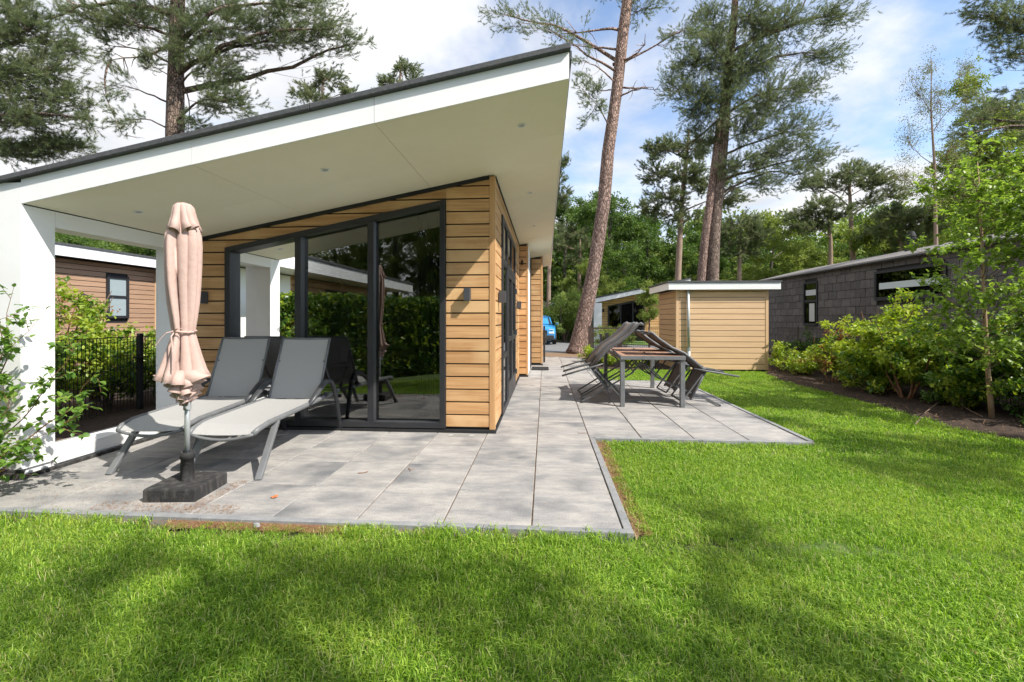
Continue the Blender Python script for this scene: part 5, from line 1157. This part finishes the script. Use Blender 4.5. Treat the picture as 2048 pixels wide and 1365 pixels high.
# shrubs by the road and the neighbour house
shrub('roadside_bush', 'big soft green bush between the blue car and the leaning trunk', 1.15, 26.5, 3.0, 3.0, 700, OCL, M['twig'], 8, None, .02, ts=.55)
shrub('roadside_bush', 'second soft green bush touching the foot of the leaning trunk', 2.3, 27.5, 3.0, 2.6, 560, OC + OCL, M['twig'], 8, None, .02, ts=.55)
tree('young_tree', 'small bright young tree in front of the window across the road', 'tree', [(4.95, 21.6, -.02, .045), (4.95, 21.6, 1.4, .035), (4.98, 21.6, 3.0, .01)],
     [(Vector((4.95, 21.6, 1.6)), (.55, .55, .4), 60), (Vector((4.75, 21.6, 2.2)), (.5, .5, .4), 60), (Vector((5.1, 21.6, 2.4)), (.45, .45, .4), 55), (Vector((4.95, 21.6, 2.85)), (.35, .35, .4), 36)], OCL, M['twig'], sub=3, tscale=.5, jitter=.12, sides=6)
for i, (x, h) in enumerate(((2.75, 1.0), (3.3, 1.15), (3.9, .9))):
    shrub('fence_bush', ['loose bush behind the gate mesh, leftmost of three', 'loose bush behind the gate mesh, middle of three', 'loose bush behind the fence under the young tree, rightmost of three'][i], x, 21.0 + i * .5, h, 1.1, 90, OCL, M['twig'], 5, 'loose bushes across the road', .1, ts=.42)
# left side: hedge and shrubs behind the mesh fence
for i, y in enumerate((3.2, 4.4, 5.5, 6.6, 7.8, 9.0, 10.2)):
    lab = ['sunlit hedge plant behind the left mesh fence, nearest the white column', 'sunlit hedge plant behind the left mesh fence, second from the column', 'sunlit hedge plant behind the fence left of the latch post', 'sunlit hedge plant directly behind the fence latch post', 'hedge plant behind the fence right of the latch post', 'hedge plant behind the parasol beyond the fence', 'farthest hedge plant beyond the left mesh fence'][i]
    shrub('hedge_plant', lab, -6.95, y, 1.18, 1.3, 520, SCL + SCD[:2], M['twig'], 7, 'hedge plants behind the left mesh fence', .02, ts=1.1)
shrub('tall_garden_shrub', 'taller shrub rising above the left mesh fence in front of the brown house', -7.6, 7.0, 2.05, .9, 260, SCL + SCD[:1], M['twig'], 5, None, .45)
shrub('reddish_garden_shrub', 'broad leaved shrub with reddish tips beside the white column beyond the fence', -7.1, 5.7, 1.75, 1.4, 330, SCL + SCR[:1], M['redtwig'], 6, None, .4, ts=1.15)

# ------------------------------------------------------------------ sapling birch by the right edge: single leaves nearest the eye
def leafmesh(name, L, w, m, seed):
    q = random.Random(seed); mb = MB(); c = q.uniform(.1, .3); f = q.uniform(.08, .2)
    pr = [(0, 0), (.22, .40), (.5, .5), (.78, .30), (1, 0)]
    mid = [(t * L, 0, -c * L * t * t) for t, _ in pr]; lf = [(t * L, k * w, -c * L * t * t + f * w * k * 2) for t, k in pr]; rt = [(t * L, -k * w, -c * L * t * t + f * w * k * 2) for t, k in pr]
    mb.add(mid + lf[1:4] + rt[1:4], [(0, 1, 5), (1, 2, 6, 5), (2, 3, 7, 6), (3, 4, 7), (0, 8, 1), (1, 8, 9, 2), (2, 9, 10, 3), (3, 10, 4)])
    return mb.mesh(name, m, smooth=True)
def leaf_parts(t, spots, meshes, limit=285, scale=1.0):
    for k, (p, d) in enumerate(spots[:limit]):
        o = bpy.data.objects.new('leaf', meshes[k % len(meshes)]); COL.objects.link(o); o.parent = t; o.location = p - t.location
        q = d.to_track_quat('X', 'Z').to_euler(); q.rotate_axis('X', rnd.uniform(-.9, .9)); o.rotation_euler = q; s = scale * rnd.uniform(.65, 1.2); o.scale = (s, s, s)
def leafy_stems(t, stems, twig, n_side, side_len, meshes_, leaves_per, limit, extra=None, scale=1.0, keep=None, thick=.008):
    br = MB(); spots = []
    for p, q, k in stems:
        lp = bend(p, q, .10, 9, .04); br.tube(lp, [thick * (1 - .85 * i / 9) for i in range(10)], 6, cap=False)
        for j in range(n_side):
            i = rnd.randint(2, 8); st = lp[i].lerp(lp[min(9, i + 1)], rnd.random()); dv = (lp[min(9, i + 1)] - lp[i - 1]).normalized()
            d = (dv * .5 + rv(.9) + Vector((0, 0, .15))).normalized(); en = st + d * side_len * rnd.uniform(.4, 1.1)
            sp = bend(st, en, .12, 5, .02); br.tube(sp, [thick * .3, thick * .27, thick * .23, thick * .2, thick * .15, thick * .1], 3, cap=False)
            for l in range(leaves_per):
                u = rnd.uniform(.15, 1); a = min(4, int(u * 5)); pp = sp[a].lerp(sp[a + 1], u * 5 - a); dd = ((en - st).normalized() * .6 + rv(.8) + Vector((0, 0, -.1))).normalized()
                spots.append((pp, dd))
        spots.append((lp[-1], (lp[-1] - lp[-3]).normalized()))
    br.build('stems', twig, t, smooth=True); rnd.shuffle(spots)
    if keep: spots = [s for s in spots if keep(s[0])]
    leaf_parts(t, spots, meshes_, limit, scale)
    rest = spots[limit:]
    if rest:
        f = scatter('foliage', [s[0] for s in rest], [tuple(s[1].to_track_quat('X', 'Z').to_euler()) for s in rest], [scale * rnd.uniform(.65, 1.15) for _ in rest], extra, t, 9); f['kind'] = 'stuff'
LM = [leafmesh('leaf', .055, .040, M['near_leaf'], i) for i in range(4)]
LMP = []
for me in LM: o = bpy.data.objects.new('single_leaf', me); PROTO.objects.link(o); LMP.append(o)
LB = [leafmesh('birch_leaf', .058, .046, M['birch_leaf'], 20 + i) for i in range(4)]; LBP = []
for me in LB: o = bpy.data.objects.new('single_birch_leaf', me); PROTO.objects.link(o); LBP.append(o)
lb_ = thing('front_bush', 'loose leafy bush growing in front of the white column at the left edge', 'shrub', (-4.75, 3.12, 0))
st = []
for (x, y, z) in ((-3.52, 3.25, .95), (-3.62, 3.2, .62), (-3.75, 3.3, 1.15), (-3.85, 3.1, .40), (-3.95, 3.25, 1.45), (-4.1, 3.15, 1.62), (-4.25, 3.1, 1.25), (-4.35, 3.2, 1.85), (-4.5, 3.1, 1.55), (-4.0, 3.05, .8), (-4.2, 3.0, .5), (-4.45, 3.05, 1.0), (-4.6, 3.15, 1.3), (-4.3, 2.95, 1.4)):
    st.append((Vector((-4.72 + rnd.uniform(-.06, .06), 3.12 + rnd.uniform(-.05, .05), 0)), Vector((x, y, z)), 0))
leafy_stems(lb_, st, M['redtwig'], 17, .25, LM, 9, 290, LMP, keep=lambda p: p.y < 3.49 or p.x > -4.46)
bs_ = thing('young_birch', 'slim young birch with fresh leaves standing in the bed near the right edge', 'tree', (6.05, 6.5, 0))
tk = MB(); tk.tube([(6.05, 6.5, -.02), (6.0, 6.5, .6), (5.96, 6.5, 1.3), (5.93, 6.5, 2.1), (5.9, 6.5, 2.9), (5.86, 6.5, 3.55)], [.034, .028, .023, .018, .012, .004], 10); tk.build('trunk', M['birch'], bs_, smooth=True)
st = []
for i in range(46):
    z = .42 + 2.75 * (i / 45) ** .9; a = rnd.uniform(0, 6.283); L = (1.15 - .20 * z + .1) * rnd.uniform(.6, 1.15); st.append((Vector((5.98 - .03 * z, 6.5, z)), Vector((5.98 - .03 * z + L * math.cos(a), 6.5 + L * .8 * math.sin(a), z + L * rnd.uniform(.35, .8))), 0))
leafy_stems(bs_, st, M['twig'], 14, .36, LB, 14, 290, LBP, thick=.006, scale=1.05)
# rhododendron with faded flowers
rh = thing('rhododendron', 'rhododendron with long pale leaves and faded pink flowers at the right edge', 'shrub', (6.75, 5.95, 0))
RL = [leafmesh('rhododendron_leaf', .15, .05, M['rhodo'], 40 + i) for i in range(3)]; RP = leafmesh('petal', .05, .05, M['petal'], 50)
br = MB(); sp_ = []; pet = []
for i in range(16):
    a = rnd.uniform(0, 6.283); e = Vector((6.75 + .5 * math.cos(a) * rnd.uniform(.2, 1), 5.95 + .45 * math.sin(a) * rnd.uniform(.2, 1), rnd.uniform(.35, .95)))
    if i < 4: e = Vector((6.35 + .13 * i, 5.75, (.78, .66, .9, .62)[i]))
    lp = bend((6.75, 5.95, 0), e, .1, 6); br.tube(lp, [.012 * (1 - .6 * k / 6) for k in range(7)], 5, cap=False)
    for k in range(9):
        a2 = 6.283 * k / 9 + rnd.random() * .4; sp_.append((e + Vector((0, 0, rnd.uniform(-.03, .02))), Vector((math.cos(a2), math.sin(a2), rnd.uniform(.0, .7))).normalized()))
    if i % 3 == 1 or i == 1:
        for k in range(10): pet.append((e + rv(.05) + Vector((0, 0, -.03)), rv()))
br.build('stems', M['twig'], rh, smooth=True)
leaf_parts(rh, sp_, RL, 200)
for p, d in pet:
    o = bpy.data.objects.new('petal', RP); COL.objects.link(o); o.parent = rh; o.location = p - rh.location; o.rotation_euler = d.to_track_quat('X', 'Z').to_euler()

# ------------------------------------------------------------------ behind the camera: hedge, wood (seen in the glass, and shading the lawn)
def hedge(name, lab, p, q, h, w, n, seed=1):
    p, q = Vector(p), Vector(q); d = (q - p); L = d.length; d.normalize(); s = Vector((-d.y, d.x, 0)); pts = []; ro = []; sc = []
    for _ in range(n):
        u = rnd.uniform(0, L); v = rnd.uniform(-1, 1); z = rnd.uniform(.02, 1)
        if rnd.random() < .7:
            if rnd.random() < .35: z = rnd.uniform(.92, 1.04)
            else: v = rnd.choice((-1, 1)) * rnd.uniform(.85, 1.05)
        c = p + d * u + s * (v * w / 2); pts.append((c.x, c.y, z * h)); ro.append((rnd.uniform(-.6, .6), rnd.uniform(-.6, .6), rnd.uniform(0, 6.28))); sc.append(rnd.uniform(1.1, 1.9))
    o = scatter(name, pts, ro, sc, SCD + SCL[:2], None, seed); return tag(o, lab, 'hedge', kind='stuff')
hedge('clipped_hedge', 'green garden hedge behind the photographer, mirrored in the window', (-5.6, 2.2, 0), (-1.2, -2.6, 0), 1.75, .6, 7500)
hedge('rear_hedge', 'green garden hedge closing the lawn behind the photographer', (-1.2, -2.9, 0), (6.2, -3.4, 0), 1.7, .6, 5000, 5)
sh_bl = []
for k, (gx, gy, z, r, n) in enumerate(((-.75, 2.2, 8.5, .35, 7), (-.2, 2.4, 8.5, .3, 6), (.3, 2.1, 8, .4, 12), (-.2, 1.6, 9, .45, 12), (-.9, 1.6, 9, .3, 6), (.75, 1.75, 8.5, .35, 8), (1.35, 1.8, 9, .35, 8), (-2.1, 1.45, 8, .35, 12), (2.6, 2.5, 9, .3, 5), (2.3, 1.6, 9, .35, 9), (1.1, 3.0, 9.5, .4, 8), (3.9, 3.6, 9.5, .5, 14), (4.6, 5.0, 9, .5, 14), (4.2, 7.8, 8.5, .5, 13), (3.7, 10.8, 8, .6, 12), (3.3, 2.0, 8.5, .4, 10), (4.7, 2.8, 9, .45, 10))):
    # crown masses overhead at height z whose shade falls at (gx, gy)
    c = Vector((gx, gy, 0)) + SUN * (z / SUN.z); sh_bl.append((c, (r * 1.15, r * 1.15, r * .8), max(3, int(n * .5))))
near = [b for b in sh_bl if b[0].x < 9.6]; far_ = [b for b in sh_bl if b[0].x >= 9.6]
tree('rear_tree', 'broadleaf tree standing behind the photographer whose crown shades the lawn', 'tree', [(8.4, -4.6, -.05, .28), (8.1, -4.2, 4, .2), (7.6, -3.4, 8, .12), (7.3, -3, 11, .05)], near + [(Vector((7.5, -4.5, 11)), (2, 2, 1.2), 60)], OC, M['barkoak'], sub=5, jitter=.25, tscale=.8)
tree('side_tree', 'broadleaf tree right of the photographer whose crown shades the lawn edge', 'tree', [(13.4, -1.2, -.05, .25), (13, -.8, 4, .18), (12.4, .4, 8, .1), (12, 1, 10, .04)], far_ + [(Vector((12.6, 0, 10)), (1.6, 1.6, 1), 40)], OC, M['barkoak'], sub=5, jitter=.25, tscale=.8)
for i, (k, x, y, s) in enumerate(((1, -3, -26, 1.2), (1, -10, -28, 1.15), (1, -17, -24, 1.05), (0, 5, -26, 1.2), (1, -24, -20, 1.1), (1, -6, -27, 1.4), (0, -14, -30, 1.5), (2, 1, -30, 1.5))):
    c = copy_tree(protos[k]); c.location = (x, y, 0); c.scale = (s, s, s); c.rotation_euler = (0, 0, i * 1.3)
    c['label'] = 'broadleaf tree far behind the photographer, ' + ['straight behind', 'left of the nearest one', 'at the far left of the row', 'to the right side', 'at the leftmost end', 'in the second row, middle', 'in the second row, left', 'in the second row, right'][i]; c['group'] = 'wood behind the photographer'

# ------------------------------------------------------------------ lawn blades, needles, litter
def clump(name, n, r, h, w, seed):
    q = random.Random(seed); mb = MB()
    for _ in range(n):
        a = q.uniform(0, 6.283); d = r * q.random() ** .5; b = Vector((d * math.cos(a), d * math.sin(a), -.005)); hh = h * q.uniform(.4, 1.15); la = q.uniform(0, 6.283); l = hh * q.uniform(.15, 1.15)
        s = Vector((-math.sin(la), math.cos(la), 0)) * w * q.uniform(.7, 1.2) / 2; L = Vector((math.cos(la), math.sin(la), 0)) * l
        m1 = b + L * .3 + Vector((0, 0, hh * .6)); m2 = b + L + Vector((0, 0, hh * (.97 - .42 * l / hh)))
        mb.add([b - s, b + s, m1 + s * .9, m1 - s * .9, m2], [(0, 1, 2, 3), (3, 2, 4)])
    o = proto(mb, name, M['grass'])
    if n > 20:
        o.data.materials.append(M['grass_deep']); o.data.materials.append(M['grass_light'])
        for i in range(n):
            k = q.choice((0, 0, 1, 1, 2)); o.data.polygons[2 * i].material_index = k; o.data.polygons[2 * i + 1].material_index = k
    return o
GC = [clump('grass_clump', 62, .07, .056, .0044, i) for i in range(6)]
GF = [clump('grass_clump_far', 60, .12, .052, .0075, 50 + i) for i in range(4)]
def in_lawn(x, y):
    e = .012 * math.sin(x * 9) + .012 * math.sin(x * 23 + y * 17)
    if y < 2.83 + e: return -5.1 < x < bedx(y) - .02 + e
    if x > bedx(y) - .02 + .03 * math.sin(y * 7) + e: return False
    if y < 5.15 + e: return x > .575 + .03 + e
    if y < 10.0: return x > 3.005 + .02 + e
    if y > 12.28 + e * 2: return False
    if y > 12.07 and x > 3.45: return False
    return x > 1.27
def visible(x, y):
    zc = -x * math.sin(TH) + y * math.cos(TH); xc = x * math.cos(TH) + y * math.sin(TH); return zc > .8 and abs(xc) / zc < 2.2
pts = []; ro = []; sc = []; pf = []; rf_ = []; sf = []
def thin(x, y):     # worn strips along the kerbs
    if y < 2.89 and y > 2.70 and (-2.55 < x < -1.35): return .30
    if y < 2.9 and y > 2.74: return .7
    if .57 < x < .72 and y > 2.8 and y < 5.1: return .22 if x < .66 else .6
    return 1
y = .7
while y < 12.3:
    x = -5.1
    far = y > 4.6
    step = .054 if not far else .088
    while x < 5.9:
        a = x + rnd.uniform(-.5, .5) * step; b = y + rnd.uniform(-.5, .5) * step
        if visible(a, b) and in_lawn(a, b) and rnd.random() < thin(a, b):
            s = rnd.uniform(.7, 1.15) * (.72 if 2.74 < b < 2.9 else 1) * (1 + .16 * math.sin(a * 2.1 + 1) * math.sin(b * 2.6))
            (pf if far else pts).append((a, b, -.028)); (rf_ if far else ro).append((rnd.uniform(-.12, .12), rnd.uniform(-.12, .12), rnd.uniform(0, 6.28))); (sf if far else sc).append(s)
        x += step
    y += step
for i in range(110):    # taller tufts along the kerb
    a = rnd.uniform(-4.5, .55); pts.append((a, 2.85 - abs(rnd.gauss(0, .05)), -.02)); ro.append((rnd.uniform(-.2, .2), rnd.uniform(-.2, .2), rnd.uniform(0, 6))); sc.append(rnd.uniform(.8, 1.5) * (1 if thin(a, 2.8) > .5 else .4))
g = scatter('lawn_grass', pts, ro, sc, GC, None, 11); tag(g, 'short bright green lawn grass in front of and beside the terrace', 'grass', kind='stuff')
g2 = scatter('farther_lawn_grass', pf, rf_, sf, GF, None, 12); tag(g2, 'lawn grass stretching from the terrace back to the shed and mulch bed', 'grass', kind='stuff')
DG = [clump('dry_clump', 5, .09, .055, .003, 70 + i) for i in range(3)]
for o in DG: o.data.materials[0] = M['straw']
dp_ = []; dr = []; ds_ = []
for i in range(9000):
    a = rnd.uniform(-4, 5.4); b = 1.25 + 9 * rnd.random() ** 1.8
    if visible(a, b) and in_lawn(a, b): dp_.append((a, b, -.02)); dr.append((rnd.uniform(-.3, .3), rnd.uniform(-.3, .3), rnd.uniform(0, 6.28))); ds_.append(rnd.uniform(.7, 1.2))
g3 = scatter('dry_grass', dp_, dr, ds_, DG, None, 13); tag(g3, 'pale dry blades scattered through the green lawn', 'grass', kind='stuff')
# brown pine needles collecting along edges
nb = MB()
def needle_patch(x0, x1, y0, y1, n, z=.004):
    for _ in range(n):
        x = rnd.uniform(x0, x1); y = rnd.uniform(y0, y1); a = rnd.uniform(0, 6.28); L = rnd.uniform(.012, .03); w = .0016
        dx, dy = math.cos(a) * L, math.sin(a) * L; px2, py2 = -math.sin(a) * w, math.cos(a) * w; h = z + rnd.uniform(0, .006)
        nb.add([(x - px2, y - py2, h), (x + px2, y + py2, h), (x + dx, y + dy, h + rnd.uniform(-.002, .006))], [(0, 1, 2)])
needle_patch(-3.3, -2.2, 2.97, 3.12, 800); needle_patch(-2.55, -1.3, 2.78, 2.885, 2200, -.012); needle_patch(.575, .69, 2.9, 5.1, 4200, -.012); needle_patch(-4.4, 0, 2.80, 2.88, 1800, -.012)
needle_patch(-4.4, -3.2, 3.0, 3.5, 260); needle_patch(-.59, 1.2, 14.8, 16, 700); needle_patch(-.2, 4, 16, 18, 3500, -.018); needle_patch(-4.3, .5, 3, 5.2, 260); needle_patch(-2.6, -2.5, 3.0, 3.6, 400)
tag(nb.build('needle_litter', M['needles']), 'brown pine needles gathered along kerbs and around the parasol foot', 'litter', kind='stuff')
ws_ = MB(); 
for x0, x1, y0, y1 in ((-2.6, -1.25, 2.78, 2.893), (.572, .68, 2.86, 5.15)):
    k = 22; long_x = (x1 - x0) > (y1 - y0); a = []; b = []
    for i in range(k + 1):
        t = i / k; wob = rnd.uniform(.2, 1) if 0 < i < k else .05
        if long_x: a.append((x0 + (x1 - x0) * t, y1)); b.append((x0 + (x1 - x0) * t, y1 - (y1 - y0) * wob))
        else: a.append((x0, y0 + (y1 - y0) * t)); b.append((x0 + (x1 - x0) * wob, y0 + (y1 - y0) * t))
    vs = [(p[0], p[1], -.012) for p in a] + [(p[0], p[1], -.026) for p in b]; ws_.add(vs, [(i, i + 1, k + 2 + i, k + 1 + i) for i in range(k)])
kind(ws_.build('worn_soil', M['sand']), 'structure')
lt = MB()
for i in range(420):
    if i < 150: x, y, z = rnd.uniform(-4.2, 2.9), rnd.uniform(2.95, 9.5), .004
    else: x, y, z = rnd.uniform(-3, 5.2), 1.4 + 9 * rnd.random() ** 1.5, .012
    if i < 150 and not ((y < 5.2 and x < .5) or (y > 5.25 and -.5 < x < 2.9)): continue
    if i >= 150 and not in_lawn(x, y): continue
    s = rnd.uniform(.004, .013); a = rnd.uniform(0, 6.28); lt.add([(x, y, z), (x + s * math.cos(a), y + s * math.sin(a), z + .002), (x + s * .6 * math.cos(a + 1), y + s * .6 * math.sin(a + 1), z + .003)], [(0, 1, 2)])
tag(lt.build('fallen_bits', M['needles']), 'tiny dry leaf bits scattered over the slabs and the lawn', 'litter', kind='stuff')
# twigs, dry leaf, stone
def twig(name, lab, pts, r=.004):
    mb = MB(); mb.tube(pts, [r * (1 - .5 * i / (len(pts) - 1)) for i in range(len(pts))], 5); mb.tube([pts[1], (pts[1][0] + .03, pts[1][1] + .03, .012)], [r * .7, r * .3], 4); return tag(mb.build(name, M['redtwig']), lab, 'twig')
def gz(x, y): p = at(x, y, 1); t = 1.38 / (1.38 - p.z); return (p.x * t, p.y * t)
a = gz(722, 948); twig('twig', 'small brown curved twig on the slabs left of the longer twig', [(a[0] - .03, a[1], .006), (a[0] + .02, a[1] + .01, .007), (a[0] + .05, a[1] + .04, .006)])
a = gz(818, 942); twig('twig', 'small brown bent twig on the slabs right of the other twig', [(a[0] - .02, a[1] + .05, .006), (a[0] + .01, a[1] + .01, .007), (a[0] + .02, a[1] - .03, .006)])
a = gz(1165, 868); twig('twig', 'thin straight twig on the path slab by the inner lawn corner', [(a[0] - .06, a[1], .006), (a[0], a[1] + .004, .006), (a[0] + .07, a[1], .006)], .003)
a = gz(549, 996); mb = MB(); mb.add([(a[0] + .022 * math.cos(k * .785) * (1 + .25 * (k % 2)), a[1] + .022 * math.sin(k * .785) * (1 + .25 * (k % 2)), .006 + .006 * (k % 3)) for k in range(8)] + [(a[0], a[1], .004)], [(8, k, (k + 1) % 8) for k in range(8)])
tag(mb.build('dry_leaf', mat('dry_leaf', (.50, .16, .06), rough=.7)), 'small orange dry leaf on the slabs right of the parasol foot', 'leaf')
a = gz(513, 1050); mb = MB(); mb.add([(a[0] + .03 * math.cos(k * 1.047) * (1 - .3 * l), a[1] + .018 * math.sin(k * 1.047) * (1 - .3 * l), .022 * l - .01) for l in (0, 1) for k in range(6)], [(k, (k + 1) % 6, 6 + (k + 1) % 6, 6 + k) for k in range(6)] + [tuple(range(6, 12))])
tag(mb.build('small_stone', M['kerb'], None, bevel=.004), 'small dark stone in the grass edge by the kerb', 'stone')
br = MB(); pts_ = [gz(x, y) for x, y in ((1830, 858), (1850, 838), (1890, 805), (1915, 810), (1930, 828), (1965, 842))]
for p, q in ((0, 2), (2, 5)): br.tube([(x, y, .05 + .04 * math.sin(i)) for i, (x, y) in enumerate(pts_[p:q + 1])], .006, 5)
tag(br.build('bare_branch', M['twig']), 'bare dry branch lying on the mulch at the foot of the sapling', 'branch')
ch_ = MB()
for i in range(2600):
    y = rnd.uniform(4.5, 12.5); x = bedx(y) + rnd.random() ** 1.6 * 2.0; s = rnd.uniform(.006, .022); a = rnd.uniform(0, 6.28); z = .03 + rnd.uniform(0, .02)
    ch_.add([(x, y, z), (x + s * math.cos(a), y + s * math.sin(a), z + s * .3), (x + s * .5 * math.cos(a + 1.2), y + s * .5 * math.sin(a + 1.2), z + s * .4)], [(0, 1, 2)])
tag(ch_.build('bark_chips', M['needles']), 'scattered bark chips and dry leaves on the dark planting bed', 'mulch', kind='stuff')
